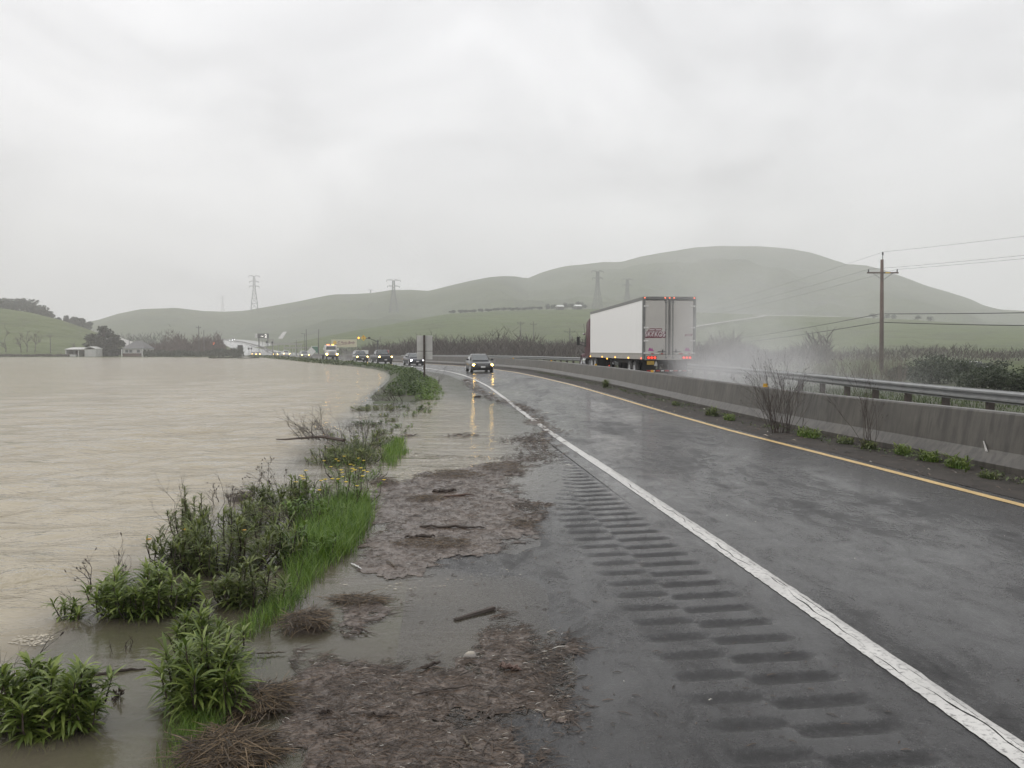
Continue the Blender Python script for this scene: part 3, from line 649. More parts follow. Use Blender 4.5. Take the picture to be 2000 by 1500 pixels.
# ------------------------------------------------------------------ concrete median barrier and guard rail
def build_barrier():
    prof = [(5.52, 0.0), (5.52, 0.09), (5.65, 0.27), (5.74, 0.80), (5.76, 0.825), (5.94, 0.825), (5.96, 0.80), (6.05, 0.27), (6.18, 0.09), (6.18, 0.0)]
    root = thing('concrete_barrier', 'long grey concrete median barrier curving away beside the yellow line', 'barrier')
    ss = list(np.arange(-9, 40, 1.0)) + list(np.arange(40, 130, 2.0)) + list(np.arange(130, 250, 6.0)); mb = MB()
    rings = []
    for s in ss:
        x, y, nx, ny, _, _ = frame(s); zb = float(zsurf(s, 5.85)) - 0.03
        rings.append([(float(x + nx * t), float(y + ny * t), zb + h + (0.03 if h > 0 else 0)) for t, h in prof])
    mb.loft(rings, close=True, cap=True); mb.build('barrier_wall', M['concrete'], root)
    # black drainage joint along its foot
    for s in (21.0, 32.5, 44.0, 58.0, 73.0, 88.0):
        p = W(s, 5.85, 0); z = p.z + 0.825
        r = MB(); r.box((0, 0, 0.045), (0.11, 0.02, 0.09)); r.box((0, 0.0, 0.005), (0.12, 0.06, 0.01))
        o = r.build('reflector', M['reflector'], root); o.location = (p.x, p.y, z - 0.002); o.rotation_euler = (0, 0, heading(s))
    # old scrape on the near face
    sc = MB(); a = W(11.9, 5.612, 0.24); b = W(12.05, 5.652, 0.38)
    n = Vector(frame(12)[2:4] + (0,)) * -0.006
    sc.add([a + n, a + n + Vector((0.0, 0.07, 0)), b + n + Vector((0, 0.03, 0)), b + n], [(0, 1, 2, 3)]); sc.build('scrape_mark', M['worn_line'], root)
build_barrier()

def build_guardrail():
    root = thing('guard_rail', 'galvanised steel guard rail on posts beyond the opposite lane', 'guard rail')
    T0 = 11.45
    prof = [(0.0, 0.42), (0.0, 0.44), (-0.075, 0.49), (-0.075, 0.53), (0.0, 0.585), (0.0, 0.60), (-0.075, 0.65), (-0.075, 0.69), (0.0, 0.735), (0.0, 0.75)]
    prof2 = prof + [(a + 0.006, b) for a, b in prof[::-1]]
    seg = 3.81; k = 0; s = -6.0
    post = MB(); post.box((0.20, 0, 0.22), (0.15, 0.15, 0.98)); post = post.mesh('post', M['wood'])
    blk = MB(); blk.box((0.065, 0, 0.57), (0.115, 0.13, 0.28)); blk = blk.mesh('block', M['wood'])
    while s < 150:
        mb = MB(); rings = []
        for q in np.linspace(s - 0.15, s + seg + 0.15, 5):
            x, y, nx, ny, _, _ = frame(q); z = float(zsurf(q, T0)); lap = 0.004 if (k % 2 and False) else 0.0
            rings.append([(float(x + nx * (T0 + a - (0.004 if k % 2 else 0))), float(y + ny * (T0 + a - (0.004 if k % 2 else 0))), z + b) for a, b in prof2])
        mb.loft(rings); mb.build('rail', M['steel'], root)
        for h in (0.0, 0.5):
            q = s + seg * h; p = W(q, T0); a = link('post', post, root, p, (0, 0, heading(q))); b = link('block', blk, root, p, (0, 0, heading(q)))
        s += seg; k += 1
build_guardrail()

# ------------------------------------------------------------------ the lorry: trailer and tractor
def text_obj(txt, size, mat, parent, name, loc, rot, offset=0.0, ext=0.004, shear=0.0, xs=1.0):
    cu = bpy.data.curves.new('lettering', 'FONT'); cu.body = txt; cu.size = size; cu.extrude = ext; cu.offset = offset; cu.align_x = 'CENTER'; cu.align_y = 'CENTER'; cu.shear = shear
    tmp = bpy.data.objects.new('tmp', cu); COL.objects.link(tmp)
    dg = bpy.context.evaluated_depsgraph_get(); me = bpy.data.meshes.new_from_object(tmp.evaluated_get(dg))
    bpy.data.objects.remove(tmp); me.materials.clear(); me.materials.append(mat)
    o = link(name, me, parent, loc, rot); o.scale = (xs, 1, 1); return o
def wheel(parent, x, y, r=0.51, w=0.28, side=-1, rim=None, name='wheel'):
    """road wheel on the x axis; side = which way its face looks"""
    mb = MB(); n = 22; rings = []
    for (dx, rr) in ((-w / 2, r * 0.62), (-w / 2, r * 0.9), (-w / 2 + 0.03, r), (w / 2 - 0.03, r), (w / 2, r * 0.9), (w / 2, r * 0.62)):
        rings.append([(dx, rr * math.cos(2 * math.pi * j / n), rr * math.sin(2 * math.pi * j / n)) for j in range(n)])
    mb.loft(rings); o = mb.build(name, M['rubber'], parent, True); o.location = (x, y, r)
    rb = MB(); f = side * (w / 2)
    rings = [[(f + side * a, rr * r * math.cos(2 * math.pi * j / n), rr * r * math.sin(2 * math.pi * j / n)) for j in range(n)] for a, rr in ((0.012, 0.60), (0.02, 0.55), (-0.04, 0.45), (-0.04, 0.24), (0.06, 0.20), (0.07, 0.10))]
    rb.loft(rings); rb.build('rim', rim or M['rim'], o, False)
    return o

TR_S = s_of_y(41.0); TRP = at(1306, 712, 41.2); TR_H = math.atan2(1.05, 16.0)
def build_trailer():
    z0 = float(zsurf(TR_S, 8.8))
    root = thing('semi_trailer', 'long white box trailer with lettered rear doors on the wet opposite lane', 'trailer', (TRP.x, TRP.y, z0), TR_H)
    L_, HW, zb, zt = 16.15, 1.30, 1.12, 4.12             # local: rear at y = 0, front at +y
    mb = MB(); mb.box((0, L_ / 2 + 0.05, (1.30 + zt - 0.10) / 2 + 0.05), (2 * HW - 0.02, L_ - 0.12, zt - 0.10 - 1.30)); mb.build('body', M['trailer'], root)
    # fourteen side sheets with riveted joints
    ns = 13
    for sd in (-1, 1):
        me = MB(); w = (L_ - 0.30) / ns; me.box((0, 0, (1.42 + 4.0) / 2), (0.012, w - 0.012, 4.0 - 1.42)); me = me.mesh('side_panel', M['trailer'])
        for k in range(ns): link('side_panel', me, root, (sd * (HW - 0.006), 0.16 + w * (k + 0.5), 0))
        r = MB(); r.box((sd * HW, L_ / 2, 1.27), (0.05, L_ - 0.02, 0.30)); r.box((sd * (HW + 0.01), L_ / 2, 1.415), (0.06, L_ - 0.02, 0.03)); rl = r.build('bottom_rail', M['trailer_rail'], root)
        c = MB()
        for k in range(34): c.box((sd * (HW + 0.028), 0.35 + k * 0.46, 1.36), (0.012, 0.05, 0.03))
        c.build('rivets', M['black'], rl)
        r = MB(); r.box((sd * (HW - 0.02), L_ / 2, zt - 0.05), (0.07, L_ - 0.02, 0.16)); r.build('top_rail', M['trailer_frame'], root)
        for k, yy in enumerate((15.8, 11.2, 6.9, 3.2)):
            a = MB(); a.rbox((sd * (HW + 0.035), yy, 1.17), (0.03, 0.16, 0.07), 0.008); a.build('marker_lamp', M['amber'], root)
        a = MB(); a.rbox((sd * (HW + 0.035), 0.12, 1.17), (0.03, 0.12, 0.08), 0.008); a.build('marker_lamp', M['marker'], root)
    r = MB(); r.box((0, L_ / 2, zt + 0.025), (2 * HW - 0.1, L_ - 0.05, 0.03)); r.build('roof_sheet', M['trailer_frame'], root)
    # rear frame
    f = MB()
    for sd in (-1, 1): f.box((sd * (HW - 0.045), -0.02, (zt + 1.12) / 2), (0.11, 0.14, zt - 1.12))
    f.box((0, -0.02, zt - 0.03), (2 * HW + 0.004, 0.142, 0.14)); f.build('rear_frame', M['trailer_frame'], root)
    s = MB(); s.rbox((0, -0.03, 1.215), (2 * HW - 0.23, 0.16, 0.25), 0.01); s.build('rear_sill', M['trailer_rail'], root)
    for sd in (-1, 1):
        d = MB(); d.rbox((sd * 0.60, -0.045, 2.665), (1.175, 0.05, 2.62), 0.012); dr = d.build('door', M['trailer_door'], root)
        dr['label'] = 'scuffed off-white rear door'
        for q, xx in enumerate((0.10, 0.245)):
            if q == 0:
                g = MB(); g.tube([(sd * 0.035, -0.10, 1.25), (sd * 0.035, -0.10, 4.02)], 0.016, 8); g.build('door_seal_bar', M['trailer_frame'], dr)
            else:
                g = MB(); g.tube([(sd * 0.17, -0.105, 1.16), (sd * 0.17, -0.105, 4.02)], 0.022, 8)
                g.box((sd * 0.17, -0.095, 3.93), (0.09, 0.06, 0.16)); g.box((sd * 0.17, -0.095, 1.2), (0.10, 0.07, 0.07)); g.box((sd * 0.17, -0.095, 2.55), (0.08, 0.05, 0.04))
                g.build('lock_rod', M['trailer_frame'], dr)
        h = MB(); h.box((sd * 0.36, -0.10, 1.50), (0.42, 0.025, 0.025)); h.box((sd * 0.33, -0.10, 1.52), (0.05, 0.035, 0.15)); h.build('door_handle', M['black'], dr)
        for zz in (3.70, 2.66, 2.02, 1.42):
            h = MB(); h.rbox((sd * 1.14, -0.085, zz), (0.22, 0.03, 0.06), 0.008); h.box((sd * 1.235, -0.105, zz), (0.05, 0.04, 0.09)); h.build('hinge', M['tape_white'], dr)
        # tape pieces along the door foot
        for q in range(4):
            xx = 1.06 - q * 0.235
            h = MB(); h.box((sd * xx, -0.0725, 1.392), (0.20 if q % 2 == 0 else 0.12, 0.005, 0.045)); h.build('reflective_tape', M['tape_red'] if (q % 2 == (0 if sd > 0 else 1)) else M['tape_white'], dr)
        p = MB(); b = 0.90 * sd; pts = [(-0.14, 0), (0.17, -0.02), (0.10, 0.06), (0.06, 0.16), (0.02, 0.09), (-0.06, 0.17), (-0.10, 0.10)]
        p.prism([(b + sd * -u if sd < 0 else b + u, 1.53 + v) for u, v in pts], 'y', -0.0735, -0.069); p.build('pink_emblem', M['decal_pink'], dr)
        for q in range(3):
            t = MB(); cx = sd * (1.02 - q * 0.155); t.cyl((cx, -0.13, 1.20), (cx, -0.105, 1.20), 0.062, 18); t.build('tail_lamp', M['tail'], root)
        t = MB(); t.box((sd * 0.87, -0.11, 1.20), (0.50, 0.02, 0.16)); t.build('lamp_panel', M['black'], root)
    for xx in (-1.22, 1.22, -0.22, 0, 0.22):
        t = MB(); t.rbox((xx, -0.105, zt - 0.02), (0.06, 0.03, 0.045), 0.008); t.build('marker_lamp', M['marker'], root)
    # maker's lettering: maroon letters edged white under two swept bars
    lx, lz = -0.70, 2.33; rr = (math.pi / 2, 0, 0)
    text_obj('SKYKOS', 0.34, M['decal'], root, 'lettering_shadow', (lx + 0.016, -0.0725, lz - 0.026), rr, 0.046, 0.002, 0, 0.80)
    text_obj('SKYKOS', 0.34, M['decal_white'], root, 'lettering', (lx, -0.0765, lz), rr, 0.003, 0.002, 0, 0.80)
    for q, (a, b) in enumerate(((-0.30, -0.02), (0.02, 0.30))):
        g = MB(); g.prism([(lx + a - 0.06, 2.50), (lx + b, 2.50), (lx + b + 0.05, 2.62), (lx + a + 0.05, 2.62), (lx + a - 0.02, 2.56)], 'y', -0.074, -0.070); g.build('lettering_bar', M['decal'], root)
        g = MB(); g.prism([(lx + a + 0.0, 2.535), (lx + b - 0.02, 2.535), (lx + b + 0.01, 2.575), (lx + a + 0.04, 2.575)], 'y', -0.0775, -0.0745); g.build('lettering_bar', M['decal_white'], root)
    g = MB(); g.prism([(0.76, 2.25), (1.12, 2.27), (1.16, 2.36), (0.80, 2.34)], 'y', -0.074, -0.070); g.build('lettering_bar', M['decal'], root)
    g = MB(); g.prism([(0.82, 2.28), (1.08, 2.295), (1.10, 2.325), (0.84, 2.315)], 'y', -0.0775, -0.0745); g.build('lettering_bar', M['decal_white'], root)
    # underside: frame, bumper, axles, flaps
    u = MB()
    for sd in (-1, 1): u.box((sd * 0.45, 5.5, 0.98), (0.12, 10.6, 0.26))
    for yy in np.arange(0.5, 15.5, 0.6): u.box((0, float(yy), 1.09), (2.45, 0.06, 0.10))
    u.build('chassis', M['black'], root)
    b = MB(); b.box((0, -0.02, 0.56), (2.2, 0.10, 0.11))
    for sd in (-1, 1): b.box((sd * 0.5, 0.02, 0.84), (0.09, 0.08, 0.52))
    br = b.build('underride_bar', M['black'], root)
    for q in range(10):
        t = MB(); t.box((-0.99 + 0.22 * q, -0.0735, 0.565), (0.20 if q % 2 == 0 else 0.15, 0.005, 0.06)); t.build('reflective_tape', M['tape_red'] if q % 2 == 0 else M['tape_white'], br)
    for sd in (-1, 1):
        f = MB(); f.box((sd * 0.80, 0.75, 0.66), (0.66, 0.012, 0.92)); f.build('mud_flap', M['black'], root)
        for yy in (2.2, 3.45):
            wheel(root, sd * 1.10, yy, 0.51, 0.26, sd); wheel(root, sd * 0.78, yy, 0.51, 0.26, sd)
    for yy in (2.2, 3.45):
        a = MB(); a.cyl((-1.0, yy, 0.51), (1.0, yy, 0.51), 0.07, 12); a.build('axle', M['black'], root)
    p = MB(); p.box((-0.92, -0.10, 0.95), (0.33, 0.01, 0.165)); p.box((-0.92, -0.09, 0.95), (0.36, 0.012, 0.19)); p.build('licence_plate', M['plate'], root)
    t = MB(); t.prism([(-0.74, 0.80), (-0.56, 0.80), (-0.60, 1.02), (-0.66, 1.02)], 'y', -0.06, -0.05); t.build('flap_badge', M['aluminium'], root)
    g = MB()
    for sd in (-1, 1):
        g.box((sd * 0.55, 12.3, 0.72), (0.10, 0.12, 0.9)); g.box((sd * 0.55, 12.3, 0.29), (0.26, 0.26, 0.03))
    g.build('landing_gear', M['trailer_frame'], root)
    for k, (yy) in enumerate((9.2,)):
        t = MB(); t.rbox((-1.25, yy, 0.66), (0.02, 0.12, 0.05), 0.006); t.build('marker_lamp', M['tail'], root)
        t = MB(); t.rbox((-1.33, yy + 0.3, 1.07), (0.03, 0.13, 0.08), 0.006); t.build('marker_lamp', M['amber'], root)
build_trailer()

def build_tractor():
    z0 = float(zsurf(s_of_y(56), 8.8)); L_ = 16.15
    dx, dy = -math.sin(TR_H), math.cos(TR_H)
    root = thing('truck_tractor', 'maroon sleeper-cab truck pulling the white trailer behind the barrier', 'truck', (TRP.x + dx * (L_ - 1.6), TRP.y + dy * (L_ - 1.6), z0), TR_H)
    # local y = 0 near the fifth wheel, front at +y
    def ring(y, hw, zb, zt, r=0.18):
        pts = []
        for cx, cz, a0 in ((hw - r, zb + r * 0.5, -90), (hw - r, zt - r, 0), (-hw + r, zt - r, 90), (-hw + r, zb + r * 0.5, 180)):
            for k in range(4):
                a = R(a0 + 30 * k); pts.append((cx + r * math.cos(a), y, cz + (r if cz > 1.5 else r * 0.5) * math.sin(a)))
        return pts
    s = MB(); s.loft([ring(2.0, 1.20, 0.95, 3.55), ring(2.06, 1.24, 0.9, 3.70), ring(2.6, 1.24, 0.9, 3.72), ring(3.6, 1.24, 0.9, 3.55), ring(4.0, 1.20, 0.9, 3.35)]); s.build('sleeper', M['maroon'], root, True)
    s = MB(); s.loft([ring(4.0, 1.15, 0.75, 3.0), ring(4.6, 1.15, 0.75, 2.9), ring(5.0, 1.10, 0.75, 2.7), ring(5.45, 1.05, 0.75, 1.95)]); cab = s.build('cab', M['maroon'], root, True)
    s = MB(); s.loft([ring(5.4, 1.02, 0.62, 1.95), ring(6.2, 0.95, 0.60, 1.86), ring(6.9, 0.85, 0.62, 1.70), ring(7.1, 0.78, 0.7, 1.5)]); hood = s.build('hood', M['maroon'], root, True)
    for sd in (-1, 1):
        f = MB(); rr = [[(sd * xx, 6.25 + q * math.cos(R(a)), 0.52 + q * math.sin(R(a))) for xx, q in ((0.70, 0.72), (1.14, 0.72), (1.20, 0.64), (1.16, 0.58), (0.70, 0.58))] for a in range(0, 181, 15)]
        f.loft(rr, True, True); f.build('fender', M['maroon'], root, True)
        w = MB(); w.prism([(4.15, 1.75), (5.15, 1.75), (4.85, 2.45), (4.15, 2.55)], 'x', sd * 1.148, sd * 1.165); w.build('side_window', M['glass'], cab)
        m = MB(); m.rbox((sd * 1.62, 5.0, 2.15), (0.22, 0.12, 0.62), 0.04); mr = m.build('mirror', M['black'], cab)
        m = MB(); m.tube([(sd * 1.08, 4.75, 1.75), (sd * 1.58, 5.0, 1.95)], 0.025, 6); m.tube([(sd * 1.08, 4.75, 2.0), (sd * 1.58, 5.0, 2.1)], 0.018, 6); m.build('mirror_arm', M['black'], mr)
        t = MB(); t.cyl((sd * 1.0, 3.9, 0.72), (sd * 1.0, 5.2, 0.72), 0.30, 18); t.build('fuel_tank', M['chrome'], root)
        st = MB(); st.box((sd * 1.22, 4.7, 0.95), (0.10, 0.9, 0.06)); st.box((sd * 1.22, 3.4, 1.02), (0.05, 0.9, 0.10)); st.build('step', M['chrome'], root)
        wheel(root, sd * 1.05, 6.25, 0.51, 0.28, sd)
        for yy in (-0.1, 1.2):
            wheel(root, sd * 1.10, yy, 0.51, 0.26, sd); wheel(root, sd * 0.78, yy, 0.51, 0.26, sd)
        hl = MB(); hl.rbox((sd * 0.80, 7.08, 1.02), (0.30, 0.10, 0.20), 0.03); hl.build('headlight', M['head'], root)
        fl = MB(); fl.box((sd * 0.92, -0.85, 0.65), (0.62, 0.012, 0.75)); fl.build('mud_flap', M['black'], root)
        a = MB(); a.tube([(sd * 1.2, 4.15, 1.9), (sd * 1.35, 4.15, 3.35)], 0.012, 5); a.build('antenna', M['black'], root)
        sp = MB(); sp.rbox((sd * 1.36, 4.0, 2.62), (0.16, 0.2, 0.12), 0.03); sp.build('spot_lamp', M['chrome'], root)
    w = MB(); w.add([(-0.95, 5.03, 2.62), (0.95, 5.03, 2.62), (0.97, 5.44, 1.98), (-0.97, 5.44, 1.98)], [(0, 1, 2, 3)]); w.build('windscreen', M['glass'], cab)
    c = MB()
    for sd in (-1, 1): c.box((sd * 0.42, 3.0, 0.88), (0.10, 7.6, 0.26))
    c.box((0, 7.15, 0.55), (2.2, 0.2, 0.35)); c.box((0, 0.6, 1.06), (1.0, 1.1, 0.10)); c.build('chassis', M['black'], root)
    g = MB()
    for k in range(8): g.box((-0.42 + 0.12 * k, 7.13, 1.15), (0.03, 0.05, 0.6))
    g.build('grille', M['chrome'], root)
build_tractor()

# ------------------------------------------------------------------ oncoming cars (front at -y)
def car(label, s=None, t=1.95, kind='sedan', paint='car_grey', head='head', group=None, pos=None, rz=None, name='car', cat='car', tiny=False):
    p = W(s, t) if pos is None else pos
    rz = heading(s) if rz is None else rz
    root = thing(name, label, cat, p, rz, group)
    K = dict(sedan=dict(L=4.5, hw=0.87, belt=0.93, hood=0.86, nose=0.72, top=1.44, r=0.32, A=(1.35, 2.15), B=(3.35, 4.05), clear=0.18, deck=0.98),
             coupe=dict(L=4.4, hw=0.87, belt=0.92, hood=0.84, nose=0.68, top=1.42, r=0.33, A=(1.15, 2.05), B=(3.2, 4.1), clear=0.17, deck=1.0),
             suv=dict(L=4.6, hw=0.93, belt=1.10, hood=1.06, nose=0.95, top=1.76, r=0.37, A=(1.45, 2.05), B=(4.25, 4.52), clear=0.24, deck=1.2),
             pickup=dict(L=5.6, hw=0.98, belt=1.20, hood=1.16, nose=1.08, top=1.86, r=0.40, A=(1.65, 2.30), B=(3.55, 3.75), clear=0.30, deck=1.2))[kind]
    L_, hw, belt, hood, nose, top, r, clr = K['L'], K['hw'], K['belt'], K['hood'], K['nose'], K['top'], K['r'], K['clear']
    y0 = -L_ / 2
    def ring(y, w, zb, zt, sh):
        # half section: sill, tumblehome, shoulder, top
        q = [(0.0, zb), (w * 0.86, zb), (w * 0.97, zb + 0.10), (w, zb + (zt - zb) * 0.45), (w * 0.985, zt - sh * 1.3), (w * 0.93, zt - sh * 0.35), (w * 0.80, zt - sh * 0.05), (0.0, zt)]
        return [(a, y, z) for a, z in q] + [(-a, y, z) for a, z in q[-2:0:-1]]
    st = [(0.0, hw * 0.72, clr + 0.14, nose - 0.10, 0.10), (0.06, hw * 0.86, clr + 0.04, nose - 0.03, 0.10), (0.22, hw * 0.95, clr, nose + 0.03, 0.09), (0.60, hw * 0.99, clr, (nose + hood) / 2 + 0.03, 0.08),
          (K['A'][0], hw, clr, hood, 0.07), (K['A'][1], hw, clr, belt, 0.06), (L_ * 0.62, hw, clr, belt + 0.01, 0.06), (K['B'][0], hw, clr, belt + 0.02, 0.06), (L_ - 0.45, hw * 0.98, clr, K['deck'], 0.07), (L_ - 0.08, hw * 0.93, clr + 0.08, K['deck'] - 0.06, 0.08), (L_, hw * 0.80, clr + 0.2, K['deck'] - 0.16, 0.08)]
    if kind == 'pickup': st[8] = (L_ - 0.45, hw, clr, 1.2, 0.05); st[9] = (L_ - 0.06, hw, clr + 0.05, 1.2, 0.05); st[10] = (L_, hw * 0.97, clr + 0.1, 1.16, 0.05)
    mb = MB(); mb.loft([ring(y0 + a, *b) for a, *b in st]); body = mb.build('body', M[paint], root, True)
    # cabin: painted roof and pillars, dark panes set in front of them
    A, B = K['A'], K['B']; rw = hw * 0.74
    def cring(y, w0, w1, zb, zt): return [(-w0, y, zb), (-w1, y, zt - 0.05), (-w1 * 0.88, y, zt), (w1 * 0.88, y, zt), (w1, y, zt - 0.05), (w0, y, zb)]
    mb = MB(); bw = hw * 0.90
    mb.loft([cring(y0 + A[0], bw * 0.9, bw * 0.9, hood - 0.05, hood + 0.03), cring(y0 + A[1], bw, rw, belt - 0.03, top - 0.05), cring(y0 + (A[1] + B[0]) / 2, bw, rw, belt - 0.03, top), cring(y0 + B[0], bw, rw, belt - 0.03, top - 0.05), cring(y0 + B[1], bw * 0.92, bw * 0.8, belt - 0.03, K['deck'] + 0.03)])
    cab = mb.build('cabin', M[paint], root, False)
    g = MB(); k0, k1 = 0.10, 0.93
    def wp(f, sx): # on the windscreen
        y = y0 + A[0] + (A[1] - A[0]) * f; z = hood + 0.03 + (top - 0.05 - hood - 0.03) * f; w = (bw * 0.9 * 0.86) + (rw * 0.86 - bw * 0.9 * 0.86) * f
        return (sx * w, y - 0.02, z + 0.012)
    g.add([wp(k0, -1), wp(k0, 1), wp(k1, 1), wp(k1, -1)], [(0, 1, 2, 3)]); g.build('windscreen', M['glass'], cab)
    for sd in (-1, 1):
        g = MB(); sx0, sx1 = sd * (bw + 0.008), sd * (rw + 0.010)
        g.add([(sx0, y0 + A[1] - 0.35, belt + 0.04), (sx0, y0 + B[0] + 0.05, belt + 0.04), (sx1, y0 + B[0] - 0.08, top - 0.13), (sx1, y0 + A[1] + 0.06, top - 0.13)], [(0, 1, 2, 3)]); g.build('side_window', M['glass'], cab)
        g = MB(); g.rbox((sd * (hw + 0.10), y0 + A[1] - 0.42, belt + 0.07), (0.20, 0.10, 0.14), 0.03); g.build('mirror', M[paint], root)
        h = MB(); h.rbox((sd * hw * 0.70, y0 + 0.13, nose - 0.13), (hw * 0.40, 0.20, 0.15), 0.04); h.build('headlight', M[head], root)
        h = MB(); h.rbox((sd * hw * 0.66, y0 + 0.045, clr + 0.22), (0.18, 0.08, 0.10), 0.02); h.build('fog_lamp', M['black'], root)
        wheel(root, sd * (hw - 0.10), y0 + L_ * 0.19, r, 0.21, sd); wheel(root, sd * (hw - 0.10), y0 + L_ * 0.79, r, 0.21, sd)
        a = MB()
        for yy in (0.19, 0.79):
            rr = [[(sd * (hw * 0.985 + 0.006), y0 + L_ * yy + q * math.cos(R(an)), r + q * math.sin(R(an))) for q in (r * 1.02, r * 1.16)] for an in range(-10, 191, 20)]
            a.loft(rr, False, False)
        a.build('wheel_arch', M['black'], root)
        tl = MB(); tl.rbox((sd * hw * 0.78, y0 + L_ - 0.06, K['deck'] - 0.22), (0.22, 0.10, 0.16), 0.03); tl.build('tail_lamp', M['tape_red'], root)
    g = MB()
    for k in range(3): g.box((0, y0 + 0.02 + 0.01 * k, nose - 0.20 + 0.06 * k), (hw * 0.85, 0.05, 0.025))
    g.build('grille', M['chrome'] if kind == 'sedan' else M['black'], root)
    g = MB(); g.rbox((0, y0 + 0.0, clr + 0.22), (hw * 1.0, 0.06, 0.13), 0.02); g.build('bumper_intake', M['black'], root)
    g = MB(); g.box((0, y0 - 0.035, clr + 0.27), (0.34, 0.012, 0.13)); g.build('licence_plate', M['sign_white'], root)
    if kind == 'pickup':
        g = MB(); g.box((0, y0 + 4.62, 1.14), (1.62, 1.66, 0.10)); g.build('bed', M['black'], root)
    return root
def on_road(px, d, z=None):
    p = at(px, 690, d); s, t = to_st([p.x], [p.y]); p.z = float(zsurf(s, np.clip(t, -2, 11))[0]); return p, heading(float(s[0]))
p, h = on_road(935.5, 67); car('dark grey saloon with yellow headlights mirrored on the wet road', pos=p, rz=h, kind='sedan', paint='car_grey')
p, h = on_road(807, 100); car('navy blue car with white headlights coming round the bend', pos=p, rz=h, kind='coupe', paint='car_navy', head='head_white')
p, h = on_road(745, 112); car('black pickup truck with headlights on, following the navy car', pos=p, rz=h, kind='pickup', paint='car_black', name='pickup_truck', cat='pickup')
p, h = on_road(703, 130); car('slate grey sport utility car driving between pickup and flatbed truck', pos=p, rz=h, kind='suv', paint='car_green')
p, h = on_road(594, 196); car('silver sport utility car beside the yellow diamond sign', pos=p, rz=h, kind='suv', paint='car_silver')
p, h = on_road(558, 246); car('white pickup truck with headlights on, behind the silver car', pos=p, rz=h, kind='pickup', paint='car_white', name='pickup_truck', cat='pickup')
for px, d in ((545, 285), (537, 292), (503, 318), (495, 330), (506, 345)):
    p, h = on_road(px, d); car('distant car queueing with its headlights lit', pos=p, rz=h, kind='sedan', paint='car_silver' if px != 537 else 'car_grey', group='far cars in the queue')

def flatbed():
    p, h = on_road(645, 165)
    root = thing('flatbed_truck', 'white flatbed tow truck with orange roof beacons and bright headlights', 'truck', p, h)
    mb = MB(); mb.rbox((0, -0.2, 1.95), (2.2, 1.7, 1.75), 0.16); cab = mb.build('cab', M['car_white'], root, False)
    mb = MB(); mb.rbox((0, -1.75, 1.35), (1.75, 1.5, 0.95), 0.14); mb.build('hood', M['car_white'], root)
    g = MB(); g.add([(-0.95, -1.075, 1.95), (0.95, -1.075, 1.95), (0.88, -1.068, 2.62), (-0.88, -1.068, 2.62)], [(0, 1, 2, 3)]); g.build('windscreen', M['glass'], cab)
    g = MB()
    for k in range(7): g.box((-0.42 + 0.14 * k, -2.52, 1.3), (0.05, 0.05, 0.6))
    g.build('grille', M['trailer_frame'], root)
    for sd in (-1, 1):
        f = MB(); f.rbox((sd * 0.98, -1.75, 1.02), (0.36, 1.3, 0.45), 0.12); f.build('fender', M['car_white'], root)
        f = MB(); f.rbox((sd * 0.98, -2.42, 1.10), (0.32, 0.14, 0.26), 0.04); f.build('headlight', M['head'], root)
        m = MB(); m.rbox((sd * 1.36, -0.9, 2.1), (0.20, 0.10, 0.5), 0.03); m.tube([(sd * 1.1, -0.8, 2.0), (sd * 1.34, -0.9, 2.0)], 0.03, 5); m.build('mirror', M['car_white'], root)
        wheel(root, sd * 1.0, -1.75, 0.48, 0.28, sd); wheel(root, sd * 1.0, 3.4, 0.48, 0.4, sd); 
        b = MB(); b.rbox((sd * 0.45, -0.3, 2.92), (0.42, 0.25, 0.17), 0.04); b.build('beacon', M['red_lit'] if sd < 0 else M['amber'], root)
    b = MB(); b.box((0, 3.1, 1.12), (2.45, 5.2, 0.16)); b.box((0, 0.72, 1.7), (2.3, 0.1, 1.1)); b.build('flat_bed', M['trailer_frame'], root)
    c = MB(); c.box((0, 1.6, 0.78), (0.9, 8.0, 0.25)); c.rbox((0, -2.55, 0.72), (2.2, 0.22, 0.36), 0.04); c.build('chassis', M['black'], root)
flatbed()

# ------------------------------------------------------------------ signs and poles along the road
def pole_sign(name, label, px, py0, py1, d, w, mats, base=None, shape='rect', cat='road sign', post='greywood', front=True, group=None, rz=0.0):
    """panel between two heights in the picture on a post d metres ahead; mats = (face, border)"""
    top, bot = at(px, py0, d), at(px, py1, d); gz = 0.0 if base is None else base
    root = thing(name, label, cat, (top.x, top.y, gz), rz, group)
    zt, zb = top.z - gz, bot.z - gz
    mb = MB(); mb.box((0, 0.06, (zt - 0.05 - 0.3) / 2), (0.09, 0.09, zt - 0.05 + 0.3)); mb.build('post', M[post], root)
    zc = (zt + zb) / 2; hh = (zt - zb) / 2
    mb = MB()
    if shape == 'diamond': mb.prism([(0, zb), (hh, zc), (0, zt), (-hh, zc)], 'y', -0.012, 0.012)
    else: mb.prism([(-w / 2, zb), (w / 2, zb), (w / 2, zt), (-w / 2, zt)], 'y', -0.012, 0.012)
    pn = mb.build('panel', M[mats[0]], root)
    if len(mats) > 1:
        mb = MB(); k = 0.86
        if shape == 'diamond': mb.prism([(0, zc - hh * k), (hh * k, zc), (0, zc + hh * k), (-hh * k, zc)], 'y', -0.018, -0.014)
        else: mb.prism([(-w / 2 * k, zc - hh * k), (w / 2 * k, zc - hh * k), (w / 2 * k, zc + hh * k), (-w / 2 * k, zc + hh * k)], 'y', -0.018, -0.014)
        mb.build('face', M[mats[1]], pn)
    return root

